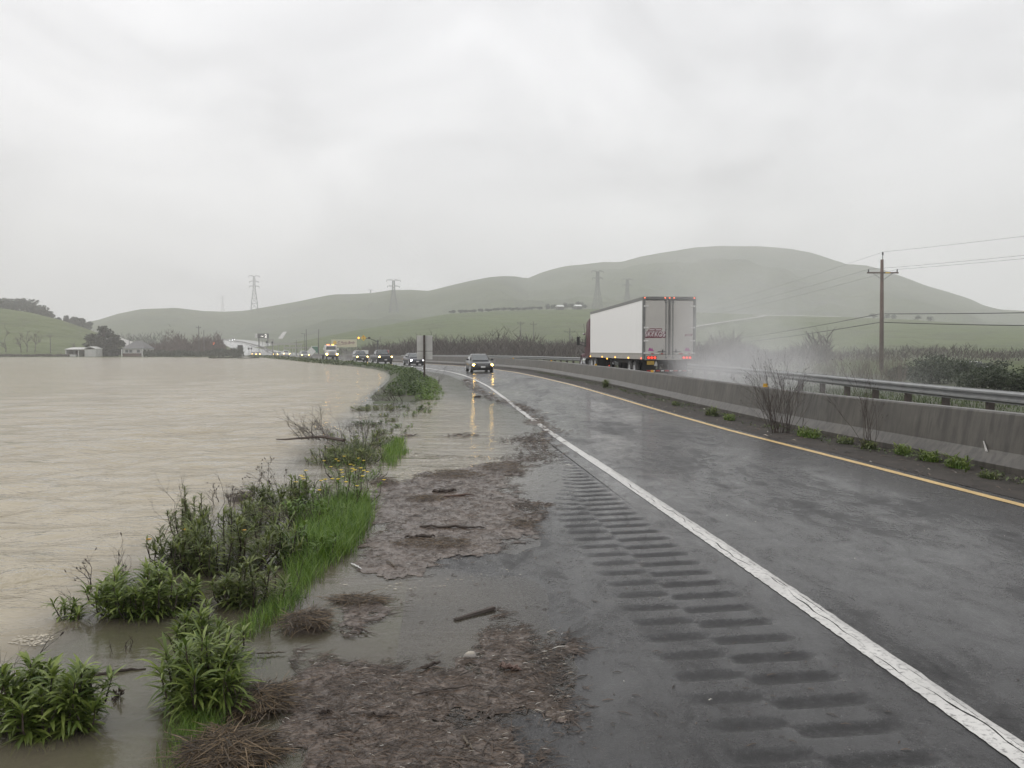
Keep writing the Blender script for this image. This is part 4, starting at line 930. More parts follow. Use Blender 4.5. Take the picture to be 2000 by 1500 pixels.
def sign_back():
    b = gnd(829, 742, 0.10); d = b.y; root = thing('road_sign', 'pair of grey sign panels seen from behind on a dark wooden post', 'road sign', (b.x, b.y, zat(b.x, b.y)), R(4))
    k = d / FPX; zt = 31 * k + CAM_H - root.location.z
    mb = MB(); mb.box((0.0, -0.06, zt / 2 - 0.2), (0.11, 0.11, zt + 0.42)); mb.build('post', M['wood'], root)
    for a, b2, nm in ((zt - 0.01, zt - 30.5 * k, 'upper'), (zt - 31.5 * k, zt - 47 * k, 'lower')):
        mb = MB(); hw = 0.43 if nm == 'upper' else 0.43
        mb.rbox((0.02, 0.02, (a + b2) / 2), (hw * 2, 0.02, a - b2), 0.008); pn = mb.build('panel', M['aluminium'], root)
        st = MB(); st.box((0.02, 0.002, (a + b2) / 2), (hw * 1.6, 0.016, 0.05)); st.build('stiffener', M['aluminium'], pn)
        bo = MB(); bo.cyl((0, -0.13, (a + b2) / 2), (0, -0.115, (a + b2) / 2), 0.02, 8); bo.build('bolt', M['steel'], pn)
sign_back()
pole_sign('road_sign', 'white diamond sign back on a post beside the silver car', 608, 677, 696, 155, 1.0, ('aluminium', 'sign_white'), 0.1, 'diamond')
pole_sign('road_sign', 'small white rectangular sign behind the slate car', 713, 684, 691.5, 185, 1.45, ('sign_white',), 0.2)
g = pole_sign('road_sign', 'green guide sign above the diamond sign near the billboard', 615, 676, 690, 262, 2.3, ('sign_white', 'sign_green'), 0.1)
w = pole_sign('road_sign', 'small red and white warning sign beside the black pickup', 756, 683.5, 691, 165, 0.8, ('sign_white', 'sign_red'), 0.3)
pole_sign('road_sign', 'dark square sign standing on the far highway', 469, 674, 684, 300, 1.9, ('black',), 0.1)

def billboard():
    d = 242; a, b = at(647, 663, d), at(697, 678, d); w = b.x - a.x; h = a.z - b.z
    root = thing('billboard', 'cream billboard advertising an auto body shop', 'billboard', ((a.x + b.x) / 2, d, 0.1), 0)
    zc = (a.z + b.z) / 2 - 0.1
    m = MB(); m.rbox((0, 0, zc), (w, 0.16, h), 0.02); bd = m.build('board', M['sign_white'], root)
    bd.data.materials[0] = m_plain('cream_board', (0.60, 0.56, 0.40), 0.5, 0, 0.06, 0.6)
    for x in (-w * 0.3, w * 0.3):
        p = MB(); p.box((x, 0.14, zc / 2), (0.22, 0.12, zc + 0.3)); p.build('post', M['wood'], root)
    text_obj('C Auto Body', 0.92, M['decal'], root, 'lettering', (w * 0.08, -0.09, zc + h * 0.10), (math.pi / 2, 0, 0), 0.012, 0.004, 0.25, 1.0)
    s = MB(); n = 20; s.prism([(-w * 0.36 + 0.55 * math.cos(2 * math.pi * k / n), zc + 0.2 + 0.55 * math.sin(2 * math.pi * k / n)) for k in range(n)], 'y', -0.088, -0.084); s.build('sun_emblem', M['sign_yellow'], root)
    s = MB()
    pts = [(-w * 0.36 + i * w * 0.6 / 16, zc - h * 0.16 - 0.13 * math.sin(i / 16 * math.pi * 1.6)) for i in range(17)]
    for q in range(16): s.prism([pts[q], pts[q + 1], (pts[q + 1][0], pts[q + 1][1] + 0.10), (pts[q][0], pts[q][1] + 0.10)], 'y', -0.092, -0.088)
    s.build('swoosh', M['decal'], root)
billboard()

def signal_mast():
    d = 165; base = at(738, 700, d); base.z = 0.1
    root = thing('signal_mast', 'mast arm carrying a yellow signal-ahead sign and flashing amber beacons', 'traffic signal', base, 0)
    k = d / FPX; zt = at(738, 664, d).z - 0.1
    m = MB(); m.tube([(0, 0, -0.3), (0, 0, zt)], [0.14, 0.10], 10); m.build('mast', M['lattice'], root)
    m = MB(); m.tube([(0, 0, zt - 0.35), (-1.5, -0.0, zt + 0.25), (-3.9, 0, zt + 0.4)], [0.09, 0.07, 0.05], 8); arm = m.build('arm', M['lattice'], root)
    cx, cz = -27.5 * k, at(710.5, 660, d).z - 0.1; hh = 0.58
    m = MB(); m.prism([(cx, cz - hh), (cx + hh, cz), (cx, cz + hh), (cx - hh, cz)], 'y', -0.14, -0.11); pn = m.build('diamond_panel', M['sign_yellow'], root)
    for q, mt in ((0.22, 'red_lit'), (0.0, 'reflector'), (-0.22, 'sign_green')):
        m = MB(); m.cyl((cx, -0.165, cz + q), (cx, -0.142, cz + q), 0.10, 14); m.build('printed_dot', M[mt if mt != 'red_lit' else 'sign_red'], pn)
    for px, lit in ((701, True), (721.5, False)):
        x = (px - 738) * k; m = MB(); m.rbox((x, 0, cz), (0.42, 0.3, 0.42), 0.05); bc = m.build('beacon_housing', M['black'], root)
        m = MB(); m.cyl((x, -0.2, cz), (x, -0.152, cz), 0.17, 16); m.build('beacon_lens', M['amber'] if lit else M['black'], bc)
    for px, lit in ((722, 0),):
        pass
signal_mast()

def utility_pole(label, px, pyt, d, base=0.0, arms=((0.5, 2.2),), rad=0.13, lean=0.0, mat='greywood', group=None, pyb=None):
    top = at(px, pyt, d); root = thing('utility_pole', label, 'utility pole', (top.x, d, base), 0, group); h = top.z - base
    m = MB(); m.tube([(0, 0, -0.5), (lean * h * 0.5, 0, h / 2), (lean * h, 0, h)], [rad, rad * 0.85, rad * 0.65], 10); m.build('pole', M[mat], root, True)
    for dz, w in arms:
        c = MB(); c.box((lean * h, -rad, h - dz), (w, 0.10, 0.12)); ar = c.build('crossarm', M[mat], root)
        b = MB()
        for sd in (-1, 1): b.tube([(lean * h + sd * w * 0.32, -rad - 0.02, h - dz - 0.04), (lean * h, -rad, h - dz - 0.65)], 0.018, 5)
        b.build('brace', M['lattice'], ar)
        for sd in (-1, 1):
            i = MB(); i.tube([(lean * h + sd * w * 0.46, -rad, h - dz + 0.05), (lean * h + sd * w * 0.46, -rad, h - dz + 0.17), (lean * h + sd * w * 0.46, -rad, h - dz + 0.32)], [0.035, 0.065, 0.03], 8); i.build('insulator', M['lattice'], ar)
    return root
PD = 75.0
pole_main = utility_pole('tall brown wooden utility pole with crossarm beyond the guard rail', 1731, 507, PD, 0.0, ((1.18, 2.75),), 0.20, -0.012, 'pole')
pole_main.location.x = at(1722, 700, PD).x
def _main_pole_extras():
    h = at(1731, 507, PD).z; m = MB(); m.tube([(0.06 - 0.012 * h, 0, h - 0.1), (0.06 - 0.012 * h, 0, h + 0.62)], 0.03, 6); m.tube([(0.06 - 0.012 * h, 0, h + 0.35), (0.06 - 0.012 * h, 0, h + 0.5), (0.06 - 0.012 * h, 0, h + 0.68)], [0.03, 0.09, 0.04], 8)
    m.build('top_insulator', M['lattice'], pole_main)
    m = MB(); m.box((0.42 - 0.012 * h, -0.262, h - 1.18), (0.42, 0.012, 0.10)); m.build('yellow_tag', M['sign_yellow'], pole_main)
_main_pole_extras()
FARP = [('grey utility pole with crossarm standing left of the maroon truck mirror', 1113, 641, 205, ((0.9, 2.6),)), ('thin far utility pole rising from the bare willows', 1017, 628, 270, ((0.5, 2.2),)), ('thin far utility pole rising from the bare willows', 1042, 628, 280, ((0.9, 2.2),)),
        ('bare tall pole with no arm behind the road signs', 598, 643, 288, ()), ('leaning bare pole behind the green guide sign', 621, 643, 262, ()), ('short stout pole near the far junction', 579, 664, 330, ()),
        ('pair of tall poles in front of the bare red willows', 388, 636, 270, ((0.6, 1.6),)), ('pair of tall poles in front of the bare red willows', 398, 645, 280, ()),
        ('lone pole on the meadow before the left hill', 98, 653, 300, ((0.6, 1.8),)), ('short thin pole by the white house', 252, 650, 330, ((0.5, 1.6),))]
for lb, px, pt, d, ar in FARP:
    utility_pole(lb, px, pt, d, 0.0, ar, 0.15 if d < 250 else 0.17, 0.03 if px == 621 else 0.0, 'greywood', 'poles in the willows' if 'thin far' in lb else ('poles by the red willows' if 'pair of' in lb else None))
def street_lamp():
    t = at(595, 652, 300); root = thing('street_lamp', 'street lamp with short arm beside the bare tall pole', 'street lamp', (t.x, t.y, 0), 0)
    m = MB(); m.tube([(0, 0, -0.3), (0, 0, t.z)], [0.1, 0.07], 8); m.build('post', M['lattice'], root)
    m = MB(); m.tube([(0, 0, t.z), (-0.8, 0, t.z + 0.1)], 0.05, 6); a = m.build('arm', M['lattice'], root); m = MB(); m.rbox((-0.95, 0, t.z + 0.08), (0.5, 0.25, 0.14), 0.03); m.build('lamp_head', M['lattice'], a)
street_lamp()

def cables():
    h = at(1731, 507, PD).z; x0 = pole_main.location.x
    def wire(label, a, b, sag, r, n=18):
        m = MB(); a, b = Vector(a), Vector(b); m.tube([a.lerp(b, k / n) - Vector((0, 0, 4 * sag * (k / n) * (1 - k / n))) for k in range(n + 1)], r, 5)
        tag(m.build('overhead_cable', M['wire']), label, 'cable', 'overhead cables')
    tx = x0 - 0.012 * h
    lz = [at(1722, 613, PD).z, at(1720, 629.5, PD).z]
    lf = 'thin power line between the brown pole and the far pole'; ln = 'thin power line leaving the brown pole away from the truck'
    P2 = Vector((52, 30, 0)); P0 = Vector((at(1113, 641, 205).x, 205, 0))
    for (ax, az) in ((0.06, h + 0.66), (-1.27, h - 0.88), (1.27, h - 0.88)):
        wire(ln, (tx + ax, PD - 0.2, az), (P2.x + ax * 0.6, P2.y + ax * 0.5, az + 0.4), 0.45, 0.009)
        wire(lf, (tx + ax, PD - 0.2, az), (P0.x + ax, P0.y, at(1113, 648, 205).z), 1.6, 0.008)
    wire('thick telephone cable leaving the brown pole, upper of two', (tx + 0.3, PD, lz[0]), (P2.x, P2.y, 4.35), 0.35, 0.03)
    wire('thick telephone cable leaving the brown pole, lower of two', (tx + 0.3, PD, lz[1]), (P2.x, P2.y, 3.45), 0.55, 0.036)
    wire('thick telephone cable sagging towards the truck, upper of two', (tx - 0.1, PD, lz[0]), (P0.x, P0.y, 5.2), 2.4, 0.03)
    wire('thick telephone cable sagging towards the truck, lower of two', (tx - 0.1, PD, lz[1]), (P0.x, P0.y, 4.6), 2.2, 0.036)
cables()

# ------------------------------------------------------------------ transmission towers on the hills
def tower(label, px, pyt, pyb, d, arms=3, wide=1.0):
    b, t = at(px, pyb, d), at(px, pyt, d); h = t.z - b.z; root = thing('transmission_tower', label, 'pylon', b, 0.35, 'pylons')
    w0, w1, w2 = h * 0.105 * wide, h * 0.032 * wide, h * 0.022; lv = [0, 0.17, 0.32, 0.45, 0.56, 0.65, 0.73, 0.81, 0.89, 0.96]
    def hw(f): return w0 + (w1 - w0) * min(1, f / 0.6) if f < 0.6 else w1 + (w2 - w1) * (f - 0.6) / 0.4
    r = 0.0042 * h * 1.25
    legs = MB(); br = MB()
    for sx, sy in ((-1, -1), (1, -1), (1, 1), (-1, 1)):
        legs.tube([(sx * hw(f), sy * hw(f), f * h - (14 if f == 0 else 0)) for f in lv], r, 4)
    for i in range(len(lv) - 1):
        a, c = lv[i], lv[i + 1]; A = [(-hw(a), -hw(a)), (hw(a), -hw(a)), (hw(a), hw(a)), (-hw(a), hw(a))]; C = [(-hw(c), -hw(c)), (hw(c), -hw(c)), (hw(c), hw(c)), (-hw(c), hw(c))]
        for k in range(4):
            br.tube([(*A[k], a * h), (*C[(k + 1) % 4], c * h)], r * 0.7, 3, False); br.tube([(*A[(k + 1) % 4], a * h), (*C[k], c * h)], r * 0.7, 3, False); br.tube([(*C[k], c * h), (*C[(k + 1) % 4], c * h)], r * 0.7, 3, False)
    legs.build('legs', M['lattice'], root); br.build('bracing', M['lattice'], root)
    fs = (0.96, 0.80, 0.66)[:arms]
    for q, f in enumerate(fs):
        al = h * (0.15, 0.13, 0.14)[q] * wide
        m = MB()
        for sd in (-1, 1):
            for sy in (-1, 1):
                m.tube([(sd * hw(f), sy * hw(f), f * h), (sd * al, 0, f * h + 0.01 * h)], r * 0.8, 3); m.tube([(sd * hw(f), sy * hw(f), (f + 0.035) * h), (sd * al, 0, f * h + 0.01 * h)], r * 0.8, 3)
        ar = m.build('arm', M['lattice'], root)
        for sd in (-1, 1):
            i = MB(); i.tube([(sd * al, 0, f * h + 0.01 * h), (sd * al, 0, f * h - 0.035 * h)], r * 1.1, 4); i.build('insulator', M['lattice'], ar)
tower('lattice pylon standing tall on the low green ridge above the highway', 497, 537, 604, 1040)
tower('small faint pylon beside the tall one on the ridge', 435, 577, 612, 1900, 2)
tower('lattice pylon with two wide arms in front of the green hillside', 769, 545, 618, 900, 2, 1.25)
tower('faint pylon top showing over the ridge crest', 724, 565, 600, 1150, 1)
tower('slim lattice pylon just above the trailer front', 1167, 527, 612, 830, 2, 1.0)
tower('pylon above the trailer roof nearer its rear doors', 1225, 543, 615, 850, 2, 1.1)

# ------------------------------------------------------------------ far highway, junction and sheds
def far_highway():
    pts = [(S_END, None)]
    path = [(320, -97.0, 0.0), (360, -112, 1.0), (400, -126, 2.6), (450, -145, 4.2), (500, -166, 6.0), (560, -194, 8.4), (620, -225, 10.4), (680, -262, 11.2)]
    ys = np.linspace(312, 680, 40); V = []; k = 0
    for y in ys:
        x = float(np.interp(y, [p[0] for p in path], [p[1] for p in path])); z = float(np.interp(y, [p[0] for p in path], [p[2] for p in path])) + 0.12
        for t, dz in ((-14, -12), (-6, 0.0), (0, 0.06), (8, 0.12), (16, 0.10), (24, 0.0), (34, -12)): V.append((x + t * 0.93, y + t * 0.36, z + dz))
    n = 7; F = [(i * n + j, i * n + j + 1, (i + 1) * n + j + 1, (i + 1) * n + j) for i in range(len(ys) - 1) for j in range(1, 5)]
    G = [(i * n + j, i * n + j + 1, (i + 1) * n + j + 1, (i + 1) * n + j) for i in range(len(ys) - 1) for j in (0, 5)]
    t = NT('wet_far_road'); c = t.noise(t.pos(), 0.2, 3, stretch=(1, 0.2, 1)); mat = t.done(t.bsdf(t.ramp(c, [(0.3, 0.20), (0.7, 0.30)]), 0.16, 0, 0.8))
    struct(link('highway', np_mesh('highway', V, F, mat))); struct(link('embankment', np_mesh('embankment', V, G, M['field'])))
far_highway()
def median_rail():
    m = MB(); m.tube([(-100 + 9 * 0.93, 328, 0.9), (-126 + 8, 403, 3.4), (-166 + 7.4, 503, 6.9), (-225 + 7.4, 623, 11.2)], 0.35, 5)
    tag(m.build('median_barrier', M['greywood']), 'dark median strip dividing the far rising highway', 'barrier')
median_rail()
def matrix_sign():
    d = 420; c = at(514, 656, d); root = thing('message_board', 'dark roadside message board with lit characters below the hill', 'message board', (c.x, d, 0.5), 0)
    k = d / FPX; z = c.z - 0.5; w = 22 * k; hh = 9 * k
    m = MB(); m.rbox((0, 0, z), (w, 0.5, hh), 0.05); m.build('board', M['black'], root)
    m = MB(); m.box((-w * 0.62, 0, z), (w * 0.22, 0.4, hh * 1.0)); m.build('side_panel', M['aluminium'], root)
    m = MB(); m.box((0, 0, z - hh * 0.62), (w * 1.1, 0.9, 0.15)); m.build('walkway', M['steel'], root)
    for x in (-w * 0.4, w * 0.4):
        m = MB(); m.box((x, 0.3, z / 2 - 0.5), (0.4, 0.4, z + 1.0)); m.build('post', M['lattice'], root)
    text_obj('~ 2', 2.2, M['led'], root, 'lit_characters', (0.4, -0.27, z - 0.1), (math.pi / 2, 0, 0), 0.06, 0.01)
matrix_sign()
def far_bits():
    a = MB(); p = [at(575 - 31, 661, 520), at(552, 661, 520), at(563, 648, 620), at(556, 648, 620)]
    a.add([at(543, 661.5, 500), at(551, 661.5, 500), at(560, 648, 560), at(553, 648, 560)], [(0, 1, 2, 3)]); v = a.v[:]; a.add([(x, y, z - 0.3) for x, y, z in v], [(3, 2, 1, 0)]); a.add(v + [(x, y, z - 0.3) for x, y, z in v], [(0, 1, 5, 4), (1, 2, 6, 5), (2, 3, 7, 6), (3, 0, 4, 7)])
    struct(a.build('ramp', M['pale']))
    # low pale structures of the junction
    for px, py, w, h, d in ((560, 672, 60, 3.0, 360), (590, 679, 70, 2.5, 320), (520, 664, 30, 2.0, 430)):
        c = at(px, py, d); k = d / FPX; m = MB(); m.box((c.x, c.y, c.z), (w * k, 0.5, h * k))
        for q in np.linspace(-0.46, 0.46, 6): m.box((c.x + q * w * k, c.y + 0.4, c.z / 2 - 0.5), (0.25, 0.25, c.z + 1))
        tag(m.build('bridge_rail', M['pale']), {560: 'pale bridge rail behind the junction poles', 590: 'low pale rail above the green guide sign', 520: 'short pale rail under the message board'}[px], 'railing')
    # hanging signals seen dark against the pale road
    for i, (px, py) in enumerate(((405, 680), (414, 680), (452, 682), (458, 682), (486, 681), (491, 681), (521, 668.5), (532, 669))):
        d = 300; c = at(px, py, d); root = thing('traffic_signal', 'dark railway crossing lamp pair at the far junction', 'traffic signal', (c.x, c.y, 0), 0, 'crossing lamps at the far junction'); k = d / FPX
        m = MB(); m.tube([(0, 0, -0.3), (0, 0, c.z + 0.6)], 0.07, 6); m.build('post', M['lattice'], root)
        m = MB(); m.rbox((0, -0.12, c.z), (0.62, 0.2, 0.62), 0.06); m.build('lamp_housing', M['black'], root)
    c = at(418, 671, 300); root = thing('beacon_post', 'lit red beacon on a post before the bare willows', 'beacon', (c.x, c.y, 0), 0)
    m = MB(); m.tube([(0, 0, -0.3), (0, 0, c.z)], 0.07, 6); m.build('post', M['lattice'], root); m = MB(); m.rbox((0, -0.1, c.z), (0.55, 0.25, 0.75), 0.08); m.build('lamp', M['red_lit'], root)
    for px, d in ((451, 540), (456, 560)):
        c = at(px, 669, d); 
        car('far car coming down the highway crest with lamps lit', pos=Vector((c.x, c.y, float(np.interp(d, [500, 560, 620], [6.0, 8.4, 10.4])) + 0.2)), rz=0.35, kind='suv', paint='car_white', head='head_white', group='far cars on the crest')
far_bits()

def buildings():
    d = 262
    def wallbox(root, x0, x1, z1, y0, y1, mat, nm='wall'):
        m = MB(); m.box(((x0 + x1) / 2, (y0 + y1) / 2, z1 / 2 - 0.2), (x1 - x0, y1 - y0, z1 + 0.4)); return m.build(nm, M[mat], root)
    k = d / FPX; z = lambda py: at(1000, py, d).z
    # open-fronted shed
    c = at(150, 697, d); root = thing('shed', 'long white open-fronted shed standing at the water edge', 'shed', (c.x, d, 0.0), 0)
    w = 22.5 * k
    m = MB(); m.box((-w + 0.2, 2, z(683) / 2), (0.35, 4, z(683) + 0.3)); m.box((w * 0.15, 2, z(683) / 2), (0.3, 4, z(683) + 0.3)); m.box((0, 4, z(683) / 2), (2 * w, 0.2, z(683) + 0.2)); m.build('wall', M['shed'], root)
    m = MB(); m.prism([(-0.4, z(683)), (4.3, z(679)), (4.3, z(679) + 0.12), (-0.4, z(683) + 0.12)], 'x', -w, w); m.build('roof', M['shed'], root)
    m = MB(); m.box((-w * 0.45, 1.2, 0.35), (w * 0.5, 1.2, 0.7)); m.build('boat_cover', M['sign_white'], root)
    m = MB(); m.box((-w * 0.1, 3.2, 1.0), (w * 0.9, 0.3, 1.6)); m.build('stacked_goods', M['rust'], root)
    c2 = at(176, 697, d - 2); root = thing('shed', 'small closed whitewashed shed joined to the open one', 'shed', (c2.x, d - 2, 0.0), 0); w = 10.5 * k
    wallbox(root, -w, w, z(682), 0, 4.5, 'shed')
    m = MB(); m.prism([(-w - 0.1, z(682)), (0, z(677.5)), (w + 0.1, z(682)), (w + 0.1, z(682) + 0.15), (0, z(677.5) + 0.15), (-w - 0.1, z(682) + 0.15)], 'y', -0.2, 4.7); m.build('roof', M['shed'], root)
    m = MB(); m.box((0, -0.02, 0.9), (0.9, 0.05, 1.8)); m.build('door', M['aluminium'], root)
    # house
    c3 = at(261, 697, d); root = thing('house', 'white house with grey hipped roof beside the dark cypress', 'house', (c3.x, d, 0.0), 0); w = 21 * k
    wallbox(root, -w, w, z(681), 0, 7, 'shed')
    m = MB(); zt, ze = z(665), z(681); ww = w + 0.35
    m.add([(-ww, -0.4, ze), (ww, -0.4, ze), (ww, 7.4, ze), (-ww, 7.4, ze), (-w * 0.25, 3.5, zt), (w * 0.35, 3.5, zt)], [(0, 1, 5, 4), (1, 2, 5), (2, 3, 4, 5), (3, 0, 4), (0, 3, 2, 1)]); m.build('roof', M['roof'], root)
    for x, nm, mt, hh in ((-w * 0.25, 'window', 'glass', 1.1), (-w * 0.62, 'window', 'glass', 1.1), (w * 0.45, 'window', 'glass', 1.1)):
        m = MB(); m.box((x, -0.03, z(681) * 0.68), (0.9, 0.06, hh * 0.8)); wi = m.build(nm, M[mt], root)
        m = MB(); m.box((x, -0.05, z(681) * 0.68 - hh * 0.45), (1.1, 0.12, 0.08)); m.build('sill', M['sign_white'], wi)
    m = MB()
    m.box((-0.1, -0.9, 0.55), (2 * w - 0.9, 0.12, 1.0)); m.build('porch_fence', M['rust'], root)
    for x in (-w + 0.1, w - 0.15):
        m = MB(); m.box((x, -0.9, z(682) / 2), (0.22, 0.22, z(682))); m.build('porch_post', M['sign_white'], root)
buildings()

def hill_tracks():
    def track(name, hill, pts, w, mat):
        V = []; F = []
        for i, (px, py) in enumerate(pts):
            p = hill.find(px, py); V += [p + Vector((0, -w / 2, 0.9)), p + Vector((0, w / 2, 1.5))]
        F = [(2 * i, 2 * i + 1, 2 * i + 3, 2 * i + 2) for i in range(len(pts) - 1)]
        m = MB(); m.add(V, F); struct(m.build(name, mat))
    track('path', hill_bench, [(1350, 643), (1390, 636), (1430, 630), (1470, 624), (1500, 619)], 5, M['pale'])
    track('path', hill_bench, [(1470, 619), (1510, 619.5), (1560, 620), (1640, 622)], 4, M['pale'])
    track('path', hill_left, [(222, 665), (235, 670), (252, 676), (275, 684)], 14, M['pale'])
hill_tracks()

# ------------------------------------------------------------------ plants
def leaf_pts(base, dirh, length, width, lift, droop, fold=0.25, seg=4, twist=0.0):
    """a lance-shaped leaf that rises from its base and bends over; returns verts, faces"""
    base = Vector(base); d = Vector((math.cos(dirh), math.sin(dirh), 0)); side = Vector((-math.sin(dirh), math.cos(dirh), 0)); vs = []; fs = []
    p = base.copy(); ang = lift; st = length / seg
    for i in range(seg + 1):
        f = i / seg; w = width * (0.25 + 1.15 * math.sin(math.pi * min(1, f * 0.92 + 0.06))) * 0.5 * (0.12 if i == seg else 1)
        up = Vector((0, 0, 1)) * math.cos(ang) - d * math.sin(ang); sd = (side * math.cos(twist * f) + up * math.sin(twist * f))
        vs += [p - sd * w + up * w * fold, p, p + sd * w + up * w * fold]
        p = p + (d * math.cos(ang) + Vector((0, 0, 1)) * math.sin(ang)) * st; ang -= droop / seg
    for i in range(seg): a = i * 3; fs += [(a, a + 1, a + 4, a + 3), (a + 1, a + 2, a + 5, a + 4)]
    return vs, fs
def rosette(mb, c, n, ll, lw, r, up=0.0, lean=(0, 0)):
    """leaves around one stem tip"""
    for k in range(n):
        a = r.uniform(0, 6.283); f = k / max(1, n - 1); q = ll * r.uniform(0.6, 1.1) * (1.0 - 0.35 * f)
        lift = 0.15 + 1.15 * f + r.uniform(-0.2, 0.2); z = up * f
        vs, fs = leaf_pts((c[0] + lean[0] * z, c[1] + lean[1] * z, c[2] + z), a, q, lw * r.uniform(0.7, 1.2), lift, r.uniform(0.7, 1.7), 0.3, 4, r.uniform(-0.6, 0.6)); mb.add(vs, fs)
def herb(label, px, py, w, h, nstem, ll=0.14, lw=0.022, mat='herb', seed=0, dead=2, z=None, name='leafy_plant', flowers=None, nleaf=22, asp=0.7):
    lw *= 0.48; nleaf = int(nleaf * 1.9); nstem = int(nstem * 1.5); w *= 1.18; h *= 1.25; ll *= 1.12
    r = random.Random(seed * 13 + 5); b = gnd(px, py, ZW if z is None else z); root = thing(name, label, 'plant', (b.x, b.y, b.z - 0.03), 0, 'plants along the flooded verge')
    lv = MB(); stm = MB(); tips = []
    for k in range(nstem):
        a = r.uniform(0, 6.283); q = math.sqrt(r.random()); x, y = math.cos(a) * q * w / 2, math.sin(a) * q * w / 2 * asp
        hh = h * (1 - 0.45 * q) * r.uniform(0.55, 1.0); x1, y1 = x + r.uniform(-0.06, 0.06), y + r.uniform(-0.06, 0.06)
        stm.tube([(x * 0.6, y * 0.6, -0.05), ((x + x1) / 2, (y + y1) / 2, hh * 0.5), (x1, y1, hh)], [0.006, 0.005, 0.003], 4)
        n = max(10, int(nleaf * r.uniform(0.7, 1.2)))
        for i in range(n):
            f = (i + r.random()) / n; f = f ** 0.8; px_, py_, pz_ = x * 0.6 + (x1 - x * 0.6) * f, y * 0.6 + (y1 - y * 0.6) * f, max(0.03, hh * f)
            vs, fs = leaf_pts((px_, py_, pz_), r.uniform(0, 6.283), ll * r.uniform(0.6, 1.15) * (1 - 0.35 * f), lw * r.uniform(0.7, 1.25), -0.1 + 1.1 * f + r.uniform(-0.25, 0.3), r.uniform(0.5, 1.6), 0.3, 4, r.uniform(-0.7, 0.7)); lv.add(vs, fs)
        tips.append((x1, y1, hh))
    lv.build('leaves', M[mat], root, True); stm.build('stems', M['dead'], root)
    if dead:
        dm = MB()
        for k in range(dead): twig(dm, Vector((r.uniform(-w / 2, w / 2), r.uniform(-w / 3, w / 3), 0)), Vector((r.uniform(-0.5, 0.5), r.uniform(-0.2, 0.4), 1)), h * r.uniform(0.5, 0.85), 0.004, 3, r); dm.build('dead_stalk', M['dead'], root); dm = MB()
    if flowers:
        fm = MB()
        for k in range(flowers[1]):
            fm = MB(); x, y, hh = tips[k % len(tips)]; blossom(fm, (x + r.uniform(-0.03, 0.03), y, hh + 0.02 + r.uniform(0, 0.05)), 0.030, r); fm.build('flower', M[flowers[0]], root)
    return root
def blossom(fm, c, rad, r):
    n = 6
    for k in range(n):
        a = 2 * math.pi * k / n + r.uniform(-0.2, 0.2); vs, fs = leaf_pts(c, a, rad, rad * 0.7, 0.5, 0.6, 0.1, 2); fm.add(vs, fs)
def twig(mb, p, d, length, rad, depth, r, spread=0.55, kids=(2, 4), heads=0.0):
    """a bare branching stem"""
    d = d.normalized(); n = 4; pts = [p.copy()]; q = p.copy(); dd = d.copy()
    for i in range(n):
        dd = (dd + Vector((r.uniform(-0.16, 0.16), r.uniform(-0.16, 0.16), r.uniform(-0.05, 0.10)))).normalized(); q = q + dd * length / n; pts.append(q.copy())
    mb.tube(pts, [rad * (1 - 0.6 * i / n) for i in range(n + 1)], 4 if rad > 0.004 else 3, depth == 0)
    if depth <= 0:
        if heads and r.random() < heads: mb.tube([pts[-1] - dd * 0.01, pts[-1] + dd * 0.008, pts[-1] + dd * 0.018], [0.002, 0.2 * rad + 0.0055, 0.002], 4)
        return
    for k in range(r.randint(*kids)):
        i = r.randint(1, n); b = pts[i]; a = r.uniform(0, 6.283)
        u = dd.orthogonal().normalized(); u.rotate(Matrix.Rotation(a, 3, dd)); nd = (dd + u * spread * r.uniform(0.6, 1.4)).normalized()
        twig(mb, b, nd, length * r.uniform(0.4, 0.7), rad * 0.55, depth - 1, r, spread, kids, heads)
def blades(mb, n, fpos, lh, wd, r, lean=0.5, seg=3):
    for k in range(n):
        p, sc = fpos(r); h = lh * r.uniform(0.55, 1.15) * sc; a = r.uniform(0, 6.283); ln = lean * r.uniform(0.2, 1.3); w = wd * r.uniform(0.7, 1.3)
        dx, dy = math.cos(a), math.sin(a); sx, sy = -dy, dx; vs = []
        for i in range(seg + 1):
            f = i / seg; o = ln * h * f * f; ww = w * (1 - f * 0.92) / 2; zz = h * f * (1 - 0.25 * ln * f)
            vs += [(p[0] + dx * o - sx * ww, p[1] + dy * o - sy * ww, p[2] + zz), (p[0] + dx * o + sx * ww, p[1] + dy * o + sy * ww, p[2] + zz)]
        mb.add(vs, [(2 * i, 2 * i + 1, 2 * i + 3, 2 * i + 2) for i in range(seg)])
def poly_sampler(pix, z=ZW):
    """random ground points inside an outline given at ground level"""
    P = [gnd(a, b, z) for a, b in pix]; xs = [p.x for p in P]; ys = [p.y for p in P]
    def inside(x, y):
        c = False; j = len(P) - 1
        for i in range(len(P)):
            if (P[i].y > y) != (P[j].y > y) and x < (P[j].x - P[i].x) * (y - P[i].y) / (P[j].y - P[i].y) + P[i].x: c = not c
            j = i
        return c
    def f(r):
        while True:
            x, y = r.uniform(min(xs), max(xs)), r.uniform(min(ys), max(ys))
            if inside(x, y): return x, y
    f.inside = inside; f.box = (min(xs), max(xs), min(ys), max(ys)); return f
